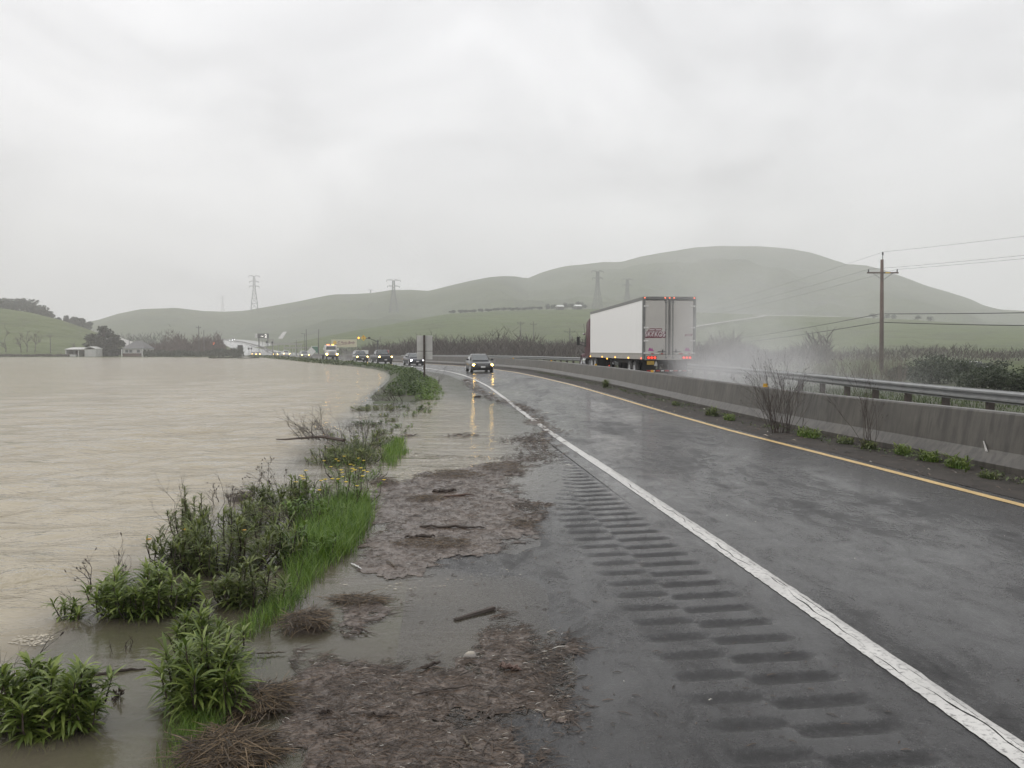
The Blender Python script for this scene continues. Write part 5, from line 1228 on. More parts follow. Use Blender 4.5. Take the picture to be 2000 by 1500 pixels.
def grass_patch(label, pix, n, lh, wd, mat, seed, lean=0.5, kind='stuff', z=ZW):
    r = random.Random(seed); smp = poly_sampler(pix, z); mb = MB()
    def fp(rr):
        x, y = smp(rr); v = 0.5 + 0.5 * mnoise.noise(Vector((x * 5, y * 5, seed))); e = sum(smp.inside(x + a, y + b) for a, b in ((0.08, 0), (-0.08, 0), (0, 0.13), (0, -0.13), (0.15, 0), (-0.15, 0), (0, 0.26), (0, -0.26))) / 8.0; return (x + rr.gauss(0, 0.035), y + rr.gauss(0, 0.06), z - 0.03), (0.35 + 0.9 * v) * (0.45 + 0.6 * e)
    blades(mb, n, fp, lh, wd, r, lean); return tag(mb.build('grass', M[mat]), label, 'grass', None, kind)

# near verge: each clump its own plant
herb('broad-leaved green clump rising from the muddy water, bushiest of the verge', 85, 1420, 0.46, 0.34, 26, 0.15, 0.024, 'herb', 1, 1, nleaf=26)
herb('tall long-leaved clump beside the straw heaps', 395, 1380, 0.46, 0.34, 22, 0.19, 0.021, 'herb', 2, 1, nleaf=26)
herb('upright leafy shoot growing behind the long-leaved clump', 420, 1290, 0.34, 0.36, 13, 0.13, 0.020, 'herb', 3, 1, nleaf=26)
herb('wide low leafy clump with dead twigs on its water side', 290, 1195, 0.66, 0.32, 28, 0.15, 0.024, 'herb', 4, 3, nleaf=24)
herb('small lone seedling clump in open water', 138, 1206, 0.20, 0.17, 4, 0.13, 0.022, 'herb', 5, 1, nleaf=14)
herb('leafy clump standing in water against the bright grass', 490, 1180, 0.42, 0.30, 14, 0.14, 0.020, 'herb2', 6, 1, nleaf=22)
herb('broad spreading clump dotted with orange flowers', 440, 1105, 1.00, 0.44, 34, 0.15, 0.020, 'herb2', 7, 3, flowers=('orange', 3), nleaf=24)
herb('tall feathery plant leaning out over the lake', 372, 1058, 0.44, 0.52, 16, 0.10, 0.014, 'herb2', 8, 4, nleaf=34)
herb('yellow-green small-leaved plant at the foot of the feathery one', 375, 1105, 0.34, 0.24, 10, 0.08, 0.020, 'lime', 18, 2, flowers=('orange', 1), nleaf=16)
herb('dark leafy clump behind the mustard flowers', 560, 985, 0.80, 0.30, 22, 0.15, 0.022, 'herb2', 9, 5, nleaf=20)
herb('low leafy clump near the second dead stalk', 500, 1030, 0.70, 0.30, 16, 0.13, 0.020, 'herb2', 10, 3, nleaf=18)
herb('flowering mustard plant with bright yellow blossoms', 655, 985, 0.85, 0.46, 16, 0.10, 0.020, 'lime', 11, 2, flowers=('flower', 22), name='mustard_plant', nleaf=14)
herb('far mustard plant with yellow blossoms beside the debris', 690, 935, 0.85, 0.28, 12, 0.10, 0.018, 'lime', 12, 1, flowers=('flower', 10), name='mustard_plant', nleaf=14)
herb('dark clump half sunk beside the fallen branch', 705, 868, 1.2, 0.28, 16, 0.14, 0.022, 'herb2', 13, 4, nleaf=16)
herb('leafy clump on the lake side of the short grass island', 690, 905, 1.1, 0.30, 18, 0.14, 0.022, 'herb2', 14, 3, nleaf=16)
herb('small half-drowned clump near the dead bush', 735, 800, 1.4, 0.16, 14, 0.14, 0.022, 'herb2', 15, 2, nleaf=14)
herb('small half-drowned clump near the bank end', 812, 800, 0.9, 0.16, 9, 0.14, 0.024, 'cover', 16, 1, nleaf=12)
herb('half-drowned weed tuft in the flooded gap', 725, 828, 0.9, 0.12, 8, 0.14, 0.024, 'cover', 17, 1, nleaf=12)
grass_patch('bright green tall grass on the verge beside the debris mat', [(560, 1110), (575, 1040), (625, 985), (700, 965), (728, 985), (722, 1020), (690, 1075), (640, 1110), (590, 1130)], 5200, 0.30, 0.0075, 'grass', 21, 0.75)
herb('broadleaf weeds mixed into the lake side of the bright grass', 592, 1085, 0.50, 0.30, 16, 0.09, 0.030, 'lime', 19, 1, nleaf=16)
herb('broadleaf weeds between the bright grass and mustard', 612, 1020, 0.60, 0.30, 16, 0.09, 0.030, 'lime', 20, 2, nleaf=16)
grass_patch('fresh grass trailing along the water towards the straw nest', [(600, 1100), (560, 1125), (530, 1180), (455, 1235), (480, 1250), (560, 1205), (620, 1125)], 1700, 0.20, 0.006, 'grass', 22, 0.7)
grass_patch('light green grass between the straw heaps and long-leaved clump', [(350, 1400), (330, 1500), (400, 1500), (430, 1440), (425, 1370)], 1300, 0.17, 0.005, 'grass', 23, 0.8)
grass_patch('thin grass tongue pointing onto the flooded shoulder', [(430, 1330), (520, 1290), (530, 1275), (470, 1285), (400, 1330)], 420, 0.12, 0.005, 'grass', 24, 0.8)
grass_patch('short grass island in the flood beyond the mustard', [(738, 902), (752, 885), (748, 872), (768, 868), (772, 856), (792, 860), (786, 876), (798, 884), (778, 896), (774, 914), (756, 908)], 1300, 0.24, 0.010, 'grass', 25, 0.6)
grass_patch('dull grass fringe around the sunken clumps', [(640, 915), (630, 890), (700, 870), (735, 880), (735, 905)], 1100, 0.22, 0.011, 'grass_dull', 26, 0.6)

for i, (px, py, w, h, mt) in enumerate(((700, 800, 0.8, 0.10, 'herb2'), (722, 797, 0.6, 0.14, 'cover'), (750, 797, 0.7, 0.12, 'herb2'), (775, 795, 0.5, 0.10, 'cover'), (800, 812, 0.6, 0.14, 'lime'), (822, 806, 0.5, 0.12, 'lime'), (742, 812, 0.5, 0.10, 'herb2'), (760, 822, 0.6, 0.10, 'herb2'),
        (786, 834, 0.5, 0.12, 'lime'), (770, 846, 0.6, 0.14, 'herb2'), (735, 842, 0.7, 0.14, 'herb2'), (718, 850, 0.6, 0.18, 'herb2'), (655, 880, 0.5, 0.14, 'herb2'), (620, 905, 0.35, 0.18, 'herb2'), (628, 888, 0.3, 0.14, 'herb2'), (842, 790, 0.4, 0.10, 'lime'))):
    herb('little half-drowned weed tuft dotting the flooded gap in the verge', px, py, w, h, 5, 0.11, 0.022, mt, 600 + i, 0, name='weed_tuft', nleaf=9)['group'] = 'half-drowned tufts in the flooded gap'
# dead stalks and branches
def dead_plant(label, px, py, h, n, seed, heads=0.0, spread=0.5, wide=0.15, rad=0.006, mat='dead', z=ZW, depth=3, name='dead_plant', dirx=0.0, kids=(2, 3)):
    r = random.Random(seed); b = gnd(px, py, z) if not isinstance(px, Vector) else px
    root = thing(name, label, 'dead plant', b)
    for k in range(n):
        mb = MB(); o = Vector((r.uniform(-wide, wide), r.uniform(-wide, wide) * 0.6, -0.05)); twig(mb, o, Vector((dirx + r.uniform(-0.35, 0.35) + o.x * 1.2, r.uniform(-0.25, 0.25), 1.0)), h * r.uniform(0.6, 0.8), rad, depth, r, spread, kids, heads)
        mb.build('stem', M[mat], root)
    return root
dead_plant('dead stalk with round seed heads standing in the lake', 548, 975, 0.42, 4, 31, 0.9, 0.55, 0.10, 0.006)
dead_plant('dark dead stalks in water beside the spreading clump', 470, 985, 0.28, 6, 32, 0.5, 0.7, 0.3, 0.006)
dead_plant('single thin dead stalk with bud beside foam', 66, 1292, 0.30, 1, 33, 0.4, 0.4, 0.005, 0.0035, kids=(1, 2))
dead_plant('bent dead twigs beside the wide low clump', 215, 1150, 0.32, 5, 34, 0.2, 0.6, 0.16, 0.005)
dead_plant('broken twig stubs poking out of brown water', 232, 1265, 0.12, 4, 35, 0.0, 0.4, 0.06, 0.004, depth=1)
dead_plant('little dead twig cluster beside the long-leaved clump', 222, 1370, 0.10, 4, 36, 0.6, 0.6, 0.07, 0.003, depth=2)
dead_plant('matted dark dead stems behind the bright grass', 575, 1035, 0.26, 12, 37, 0.0, 0.9, 0.26, 0.006)
dead_plant('dark dead bush at the lake end of the green bank', 765, 784, 0.60, 16, 38, 0.0, 0.6, 0.45, 0.008, dirx=-0.9)
dead_plant('tangle of drowned brushwood around the fallen branch', 672, 858, 0.55, 26, 39, 0.0, 1.0, 0.55, 0.005, dirx=-0.5, kids=(3, 4))
def fallen_branch():
    r = random.Random(40); mb = MB(); a, b = gnd(672, 860, ZW + 0.25), gnd(540, 858, ZW + 0.04)
    pts = [a, a.lerp(b, 0.3) + Vector((0, 0, 0.06)), a.lerp(b, 0.6) + Vector((0, 0, 0.03)), a.lerp(b, 0.85), b]; mb.tube(pts, [0.03, 0.027, 0.022, 0.018, 0.010], 6)
    for k in range(9):
        p = a.lerp(b, r.uniform(0.1, 0.8)); twig(mb, p, Vector((r.uniform(-1.0, 0.1), r.uniform(-0.3, 0.5), r.uniform(0.25, 0.7))), r.uniform(0.25, 0.5), 0.007, 3, r, 0.5)
    tag(mb.build('fallen_branch', M['dead']), 'long bare branch fallen into the brown lake', 'branch')
fallen_branch()

# green bank with the sign and the long verge to the bend
def cover_bank(label, s0, s1, ta, tb, n, size, hmax, mat, seed, name='ground_cover'):
    r = random.Random(seed); mb = MB()
    for k in range(n):
        s = r.uniform(s0, s1); t = r.triangular(ta, tb, (ta + tb) / 2); e = min(1.0, (s - s0) / 1.5 + 0.2, (s1 - s) / 1.5 + 0.2)
        v = mnoise.noise(Vector((s * 0.6, t * 0.9, seed))); u = 1 - abs(2 * (t - ta) / (tb - ta) - 1)
        if mnoise.noise(Vector((s * 1.1, t * 1.6, seed + 7))) < -0.15 + 0.3 * r.random(): continue
        p = W(s, t); p.z = max(p.z, ZW - 0.02) + hmax * max(0.03, (0.30 + 0.75 * v) + 0.35) * (r.random() ** 0.8) * min(1, u * 1.8) * e
        vs, fs = leaf_pts(p, r.uniform(0, 6.283), size * r.uniform(0.6, 1.4), size * 0.5 * r.uniform(0.6, 1.2), r.uniform(-0.3, 1.1), r.uniform(0.2, 1.2), 0.2, 2); mb.add(vs, fs)
    return tag(mb.build(name, M[mat]), label, 'ground cover', None, 'stuff')
cover_bank('dark green weeds covering the bank around the sign post', 32, 62, -4.8, -2.5, 20000, 0.10, 0.46, 'cover', 51)
cover_bank('lime green leaves at the road end of the bank', 31, 50, -3.7, -2.2, 7000, 0.09, 0.36, 'lime', 52)
cover_bank('dull green weeds along the verge before the bend', 60, 112, -5.2, -2.7, 9000, 0.22, 0.24, 'cover', 53)
cover_bank('grass verge between lake and road beyond the bend', 110, 300, -6.0, -3.0, 9000, 0.45, 0.22, 'grass_dull', 54)
cover_bank('ragged weeds in the grit along the barrier foot', 4, 60, 4.75, 5.54, 5200, 0.06, 0.07, 'grass_dull', 55)
dead_plant('thin dark stems beside the sign post on the bank', W(45.5, -2.9), 0, 0.85, 6, 57, 0.3, 0.5, 0.5, 0.010)

# weeds along the barrier
def barrier_weed(label, px, py, w, h, seed, mat='grass', n=220, wd=0.012):
    r = random.Random(seed); b = gnd(px, py, 0.05); s, t = to_st([b.x], [b.y]); p = W(float(s[0]), min(float(t[0]), 5.42)); mb = MB()
    def fp(rr): a = rr.uniform(0, 6.28); q = math.sqrt(rr.random()); return (math.cos(a) * q * w * 0.22, math.sin(a) * q * w * 0.5, -0.01), 1 - 0.5 * q
    blades(mb, n, fp, h, wd, r, 0.8); lv = MB()
    for k in range(n // 2):
        q, _ = fp(r); vs, fs = leaf_pts((q[0], q[1], r.uniform(0, h * 0.6)), r.uniform(0, 6.28), h * 0.5, h * 0.07, r.uniform(0, 1.2), r.uniform(0.4, 1.4)); lv.add(vs, fs)
    o = thing('weed_tuft', label, 'weed', p, heading(float(s[0])), 'weeds along the barrier foot'); mb.build('blades', M[mat], o); lv.build('leaves', M['herb' if mat == 'grass' else 'herb2'], o)
for i, (px, py, w, h, mat, lb) in enumerate(((1183, 758, 0.5, 0.42, 'grass_dull', 'dark weed tuft below the trailer against the barrier'), (1320, 788, 0.5, 0.16, 'grass_dull', 'low weed tuft between the trailer and bare shrub'), (1390, 806, 0.6, 0.30, 'grass_dull', 'dark leafy weed beside the bigger bare shrub'),
        (1425, 814, 0.5, 0.20, 'grass', 'small green weed at the foot of the barrier before the shrub'), (1580, 845, 0.8, 0.26, 'grass', 'bright weed tuft just past the bigger bare shrub'), (1650, 858, 0.5, 0.18, 'grass_dull', 'low weed between the two bare shrubs'), (1697, 868, 0.4, 0.2, 'grass_dull', 'weed around the foot of the thin bare shrub'),
        (1765, 880, 0.45, 0.22, 'grass', 'light green grass tuft beyond the thin bare shrub'), (1815, 892, 0.45, 0.22, 'grass', 'green grassy tuft in the row of three'), (1870, 905, 0.5, 0.24, 'grass', 'green grassy tuft at the end of the row'), (1930, 925, 0.35, 0.12, 'grass_dull', 'small sprig near the scraped barrier face'))):
    barrier_weed(lb, px, py, w, h, 60 + i, mat, 260)
def shrub_at(label, px, py, h, n, seed, wide, rad, depth=3, kids=(2, 3), spread=0.32, dirx=0.0):
    b = gnd(px, py, 0.04); s, t = to_st([b.x], [b.y]); p = W(float(s[0]), min(float(t[0]), 5.2)); dead_plant(label, p, 0, h, n, seed, 0.25, spread, wide, rad, 'dead', 0, depth, 'bare_shrub', dirx, kids)
shrub_at('bushy bare brown shrub growing against the concrete barrier', 1525, 838, 1.25, 30, 71, 0.20, 0.006, 3, (2, 4), 0.36)
shrub_at('thin bare shrub of a few stems against the barrier', 1697, 868, 1.2, 10, 72, 0.09, 0.0055, 3, (2, 3), 0.30)
shrub_at('single leaning dead stem beside the bushy bare shrub', 1565, 842, 0.55, 2, 73, 0.05, 0.006, 2, (1, 2), 0.35, 0.3)

# ------------------------------------------------------------------ trees, bushes and far woods
def leaf_cloud(mb, lobes, n, size, r, flat=0.0, shell=0.55):
    """small leaf-sized faces spread through lumpy lobes; denser towards the outside"""
    tot = sum(l[3] * l[4] * l[5] for l in lobes) or 1
    for cx, cy, cz, rx, ry, rz in lobes:
        m = int(n * rx * ry * rz / tot)
        for k in range(m):
            v = Vector((r.gauss(0, 1), r.gauss(0, 1), r.gauss(0, 1))).normalized(); q = shell + (1 - shell) * r.random() if r.random() < 0.75 else r.random()
            q *= 1 + 0.28 * mnoise.noise(Vector((v.x * 2.2 + cx, v.y * 2.2 + cy, v.z * 2.2 + cz)))
            c = Vector((cx + v.x * rx * q, cy + v.y * ry * q, cz + v.z * rz * q)); a = Vector((r.gauss(0, 1), r.gauss(0, 1), r.gauss(0, 1) * (1 - flat))).normalized(); b = a.orthogonal().normalized(); b.rotate(Matrix.Rotation(r.uniform(0, 6.28), 3, a)); s_ = size * r.uniform(0.6, 1.5)
            mb.add([c - a * s_, c + b * s_ * 0.45, c + a * s_, c - b * s_ * 0.45], [(0, 1, 2, 3)])
def tree(name, label, base, lobes, n, size, mat, seed, trunk=0.2, cat='tree', group=None, flat=0.0, th=None):
    r = random.Random(seed); root = thing(name, label, cat, base, 0, group); lv = MB(); leaf_cloud(lv, lobes, n, size, r, flat); lv.build('crown' if cat == 'tree' else 'foliage', M[mat], root)
    t = MB(); top = max(l[2] for l in lobes)
    t.tube([(0, 0, -0.3), (r.uniform(-.1, .1), 0, top * 0.45), (r.uniform(-.2, .2), 0, top)], [trunk, trunk * 0.7, trunk * 0.25], 7)
    for l in lobes:
        z0 = min(l[2] * 0.5, top * 0.5); t.tube([(0, 0, z0), (l[0] * 0.5, l[1] * 0.5, (z0 + l[2]) / 2 + 0.1), (l[0], l[1], l[2])], [trunk * 0.5, trunk * 0.35, trunk * 0.12], 5)
    t.build('trunk', M['dead'], root); return root
def bush(label, px, pyt, d, w, seed, n=2600, size=0.055, mat='bush', base=0.0, group='dark bushes behind the guard rail'):
    c = at(px, 690, d); zt = at(px, pyt, d).z; h = zt - base; r = random.Random(seed)
    lobes = [(r.uniform(-0.35, 0.35) * w, r.uniform(-0.3, 0.3) * w, h * r.uniform(0.35, 0.62), w * r.uniform(0.22, 0.34), w * r.uniform(0.22, 0.34), h * r.uniform(0.26, 0.38)) for k in range(6)] + [(0, 0, h * 0.62, w * 0.25, w * 0.25, h * 0.36), (-0.2 * w, -0.1 * w, h * 0.25, w * 0.3, w * 0.3, h * 0.28), (0.25 * w, -0.1 * w, h * 0.22, w * 0.3, w * 0.3, h * 0.25)]
    tree('bush', label, (c.x, c.y, base - 0.05), lobes, n, size, mat, seed, 0.05, 'bush', group)
bush('tall dark green bush beside the brown pole', 1820, 684, 44, 2.9, 81, 5200, 0.06)
bush('round dark bush just behind the tallest one', 1875, 696, 47, 2.2, 82, 3000, 0.06)
bush('low wide dark bush pressing on the guard rail', 1940, 708, 36, 2.6, 83, 5200, 0.05)
bush('dark bush next to the low wide one', 1992, 712, 35, 1.8, 84, 3000, 0.05)
bush('dark bush at the end of the row past the guard rail', 2060, 706, 36, 2.4, 85, 3000, 0.05)
bush('small grey-green bush between weeds and tall bush', 1760, 712, 50, 1.6, 86, 1600, 0.06)
bush('low dark bush on the far guard rail near the maroon truck', 1026, 698, 110, 3.2, 87, 900, 0.14)

def thicket(label, xs, d0, d1, hfun, n, wid, mat, seed, name='willow_thicket', cat='thicket', base=0.0, ln=1.5, kind='stuff'):
    """bare brush seen from afar: thin upright twigs through the whole depth"""
    r = random.Random(seed); mb = MB(); tot = xs[1] - xs[0]
    cand = []
    while len(cand) < n:
        pp = [(px, d, at(px, 690, d)) for px, d in ((r.uniform(*xs), r.uniform(d0, d1)) for _ in range(4000))]
        _, T = to_st([q[2].x for q in pp], [q[2].y for q in pp]); cand += [q for q, t_ in zip(pp, T) if t_ > 17 or t_ < -9 or q[1] > 318]
    for px, d, c in cand[:n]:
        hp = hfun(px); h = max(0.3, at(px, hp, (d0 + d1) / 2).z - base)
        h *= max(0.25, 0.74 + 0.75 * mnoise.noise(Vector((c.x * 0.20, d * 0.09, seed))) + 0.22 * mnoise.noise(Vector((c.x * 0.9, d * 0.4, seed))))
        z = base + h * (r.random() ** 0.75) * 0.85; L_ = ln * r.uniform(0.3, 1.0) * min(1, h / 3 + 0.3); a = r.gauss(0, 0.6); b = r.gauss(0, 0.5); w = wid * r.uniform(0.5, 1.5)
        p = Vector((c.x, c.y, z)); q = p + Vector((a * L_, b * L_, L_)); sx = Vector((w, r.uniform(-w, w) * 0.5, 0)); q.z = min(q.z, base + h * 1.06)
        mb.add([p - sx, p + sx, q + sx * 0.25, q - sx * 0.25], [(0, 1, 2, 3)])
    return tag(mb.build(name, M[mat]), label, cat, None, kind)
wl = lambda px: float(np.interp(px, [600, 640, 680, 720, 780, 830, 860, 900, 930, 985, 1010, 1060, 1100, 1160, 1300], [690, 682, 676, 668, 664, 658, 656, 664, 662, 652, 664, 662, 663, 666, 672]))
thicket('grey-brown bare willow thicket along the far side of the road', (560, 1180), 150, 265, wl, 17000, 0.055, 'willow', 91)
thicket('dim bare scrub behind the trailer and its spray', (1150, 1620), 70, 190, lambda px: 674 + 8 * math.sin(px * 0.03), 9000, 0.045, 'willow', 92)
thicket('dim scrub line beyond the dark bushes', (1600, 2300), 120, 210, lambda px: 677 + 5 * math.sin(px * 0.02), 4500, 0.055, 'willow', 93)
thicket('red-brown bare willow copse left of the far highway', (285, 440), 285, 330, lambda px: float(np.interp(px, [285, 315, 330, 350, 372, 385, 400, 420, 432, 440], [676, 668, 645, 642, 664, 656, 648, 646, 655, 685])), 6500, 0.10, 'willow_red', 94, 'willow_copse')
thicket('dull scrub line along the far shore below the green hill', (-40, 135), 256, 272, lambda px: 691.5, 2600, 0.10, 'willow', 95, 'shore_scrub', ln=1.0)
thicket('dark scrub on the far shore between house and highway', (280, 520), 250, 275, lambda px: float(np.interp(px, [280, 400, 440, 500, 520], [684, 686, 680, 681, 690])), 5200, 0.12, 'cypress', 96, 'shore_scrub', ln=1.0)
thicket('dark low weeds on the drowned spit by the far shore', (408, 565), 196, 204, lambda px: 697.5 + 1.5 * math.sin(px * 0.2), 900, 0.10, 'cypress', 97, 'shore_scrub', ln=0.5)
thicket('brown scrub belt climbing the valley behind the house', (90, 330), 420, 560, lambda px: float(np.interp(px, [90, 120, 200, 240, 330], [622, 632, 648, 652, 652])), 5500, 0.2, 'grove', 98, 'scrub_belt', ln=2.2)
def dry_weeds(label, px0, px1, d, pyt, n, seed):
    r = random.Random(seed); mb = MB()
    for k in range(n):
        px = r.uniform(px0, px1); dd = d + r.uniform(-3, 4); c = at(px, 690, dd); h = at(px, pyt, dd).z * r.uniform(0.55, 1.05)
        twig(mb, Vector((c.x, c.y, -0.05)), Vector((r.uniform(-0.2, 0.2), r.uniform(-0.1, 0.1), 1)), h * 0.75, 0.012, 2, r, 0.45, (2, 4))
    tag(mb.build('dry_weeds', M['dry']), label, 'weeds', None, 'stuff')
dry_weeds('dry brown fennel stalks behind the guard rail at the pole foot', 1555, 1770, 42, 690, 170, 101)
dry_weeds('faint dry stalks in the spray near the trailer', 1430, 1560, 50, 696, 60, 102)

def cypress():
    d = 268; c = at(204, 697, d); k = d / FPX; r = random.Random(111); z = lambda py: at(1000, py, d).z
    lobes = [((px - 204) * k, r.uniform(-2, 2), z(py), rx * k, rx * k * 0.8, ry * k) for px, py, rx, ry in ((204, 652, 16, 12), (185, 660, 16, 8), (172, 663, 11, 4), (178, 674, 15, 7), (225, 662, 14, 9), (232, 672, 13, 7), (240, 668, 7, 4), (205, 672, 22, 13), (190, 685, 24, 11), (222, 686, 22, 11), (205, 690, 26, 9), (200, 643, 9, 7), (208, 640, 5, 5))]
    tree('cypress_tree', 'spreading dark cypress tree between the white shed and house', (c.x, c.y, 0), lobes, 5200, 0.42, 'cypress', 111, 0.45, flat=0.5)
cypress()
for i, (px, py, w) in enumerate(((8, 584, 34), (30, 582, 38), (52, 583, 36), (70, 588, 32), (84, 596, 22), (98, 612, 14), (112, 616, 12), (130, 617, 12), (142, 615, 9), (152, 619, 10), (160, 621, 10), (172, 626, 14))):
    d = 470 + 12 * (i % 3); c = at(px, py, d); k = d / FPX; h = 34 * k if i < 5 else 22 * k; r = random.Random(120 + i)
    lobes = [(r.uniform(-0.4, 0.4) * w * k, r.uniform(-3, 3), h * r.uniform(0.45, 0.85), w * k * r.uniform(0.3, 0.5), w * k * 0.4, h * r.uniform(0.14, 0.24)) for q in range(6)] + [(0, 0, h * 0.4, w * k * 0.5, w * k * 0.4, h * 0.38)]
    tree('hill_tree', 'tall dense tree in the grove crowning the left green hill' if i < 5 else 'smaller dark tree stepping down from the hill grove', (c.x, c.y, c.z - h), lobes, 1500 if i < 5 else 500, 0.62, 'grove', 120 + i, 0.4, 'tree', 'grove on the green hill' if i < 5 else 'trees stepping down the hill')
for i, (px, h) in enumerate(((12, 11), (42, 9), (53, 11), (68, 10), (145, 7))):
    d = 315; p = hill_left.find(px, 688); r = random.Random(140 + i); mb = MB(); twig(mb, Vector((0, 0, -0.3)), Vector((0.05, 0, 1)), h * 0.42, 0.22, 4, r, 0.6, (3, 4))
    o = mb.build('bare_tree', M['willow']); o.location = p; tag(o, 'faint leafless tree at the foot of the left green hill', 'tree', 'leafless trees by the hill')
for i, px in enumerate(list(range(885, 1060, 14)) + [1068, 1082, 1092, 1104, 1118, 1131, 1138]):
    py, dc, df = cat_interp(hill_bench.crest, px); p = hill_bench.point(px, 0.985); r = random.Random(160 + i); w, h = (4.2, 2.4) if px < 1060 else (r.uniform(3.0, 5.0), r.uniform(3, 6.0))
    lobes = [(r.uniform(-0.4, 0.4) * w, r.uniform(-1, 1), h * r.uniform(0.4, 0.7), w * 0.4, w * 0.4, h * 0.35) for q in range(4)]
    tree('ridge_tree', 'small round tree among the white-roofed houses on the bench' if px > 1060 else 'low hedge bush lining the top of the green bench', p, lobes, 260, 0.45, 'grove', 160 + i, 0.15, 'tree' if px > 1060 else 'bush', 'trees on the bench' if px > 1060 else 'hedge on the bench')
for i, px in enumerate((1704, 1730, 1744, 1790, 1815)):
    p = hill_bench.point(px, 0.98); r = random.Random(190 + i); lobes = [(r.uniform(-1.5, 1.5), 0, r.uniform(1, 2.4), 1.8, 1.8, 1.4) for q in range(4)]
    tree('ridge_tree', 'faint small tree on the bench behind the brown pole', p, lobes, 200, 0.45, 'grove', 190 + i, 0.15, 'tree', 'trees behind the pole')
for px in (1093, 1128):
    p = hill_bench.point(px, 0.97); root = thing('house', 'tiny pale-roofed house among trees on the green bench', 'house', p, 0.3, 'houses on the bench'); m = MB(); m.box((0, 0, 1.0), (4.5, 5, 2.6)); m.build('wall', M['greywood'], root)
    m = MB(); m.prism([(-2.7, 2.3), (2.7, 2.3), (0, 3.4)], 'x', -2.5, 2.5); m.build('roof', M['sign_white'], root)
for px, py, d in ((1437, 689, 88), (1893, 698, 84)):
    c = at(px, py, d); root = thing('parked_car', {1437: 'pale car roof in the scrub just behind the trailer spray', 1643: 'pale car roof in the scrub among the dry stalks', 1893: 'pale car roof behind the tall dark bush'}[px], 'car', (c.x, c.y, c.z - 1.9), 0.5, 'cars hidden in the scrub'); m = MB(); m.rbox((0, 0, 0.75), (4.2, 1.7, 0.65), 0.18); m.build('body', M['car_silver'], root)
    m = MB(); m.rbox((0.1, 0, 1.22), (2.2, 1.4, 0.5), 0.16); cb = m.build('cabin', M['glass'], root); m = MB(); m.rbox((0.1, 0, 1.47), (1.9, 1.3, 0.06), 0.02); m.build('roof', M['car_white'], cb)
    for a in (-1.3, 1.3):
        for b in (-0.75, 0.75):
            w_ = MB(); w_.cyl((a, b - 0.1, 0.32), (a, b + 0.1, 0.32), 0.32, 14); w_.build('wheel', M['rubber'], root)
bush('low grey scrub bush hiding the pale car near the spray', 1437, 691, 80, 4.6, 88, 1500, 0.10, 'grove')
bush('low grey scrub bush in front of the car behind the dark bush', 1896, 699, 72, 4.6, 89, 1500, 0.10, 'grove')
# grass behind the guard rail
def rail_grass():
    r = random.Random(200); mb = MB()
    def fp(rr):
        s = rr.uniform(8, 85); t = rr.uniform(11.3, 16.5); p = W(s, t); return (p.x, p.y, p.z - 0.03), 0.7 + 0.5 * mnoise.noise(Vector((s * 0.5, t, 0)))
    blades(mb, 13000, fp, 0.30, 0.035, r, 0.6, 2); tag(mb.build('grass', M['grass_dull']), 'green grass strip growing under the guard rail', 'grass', None, 'stuff')
rail_grass()

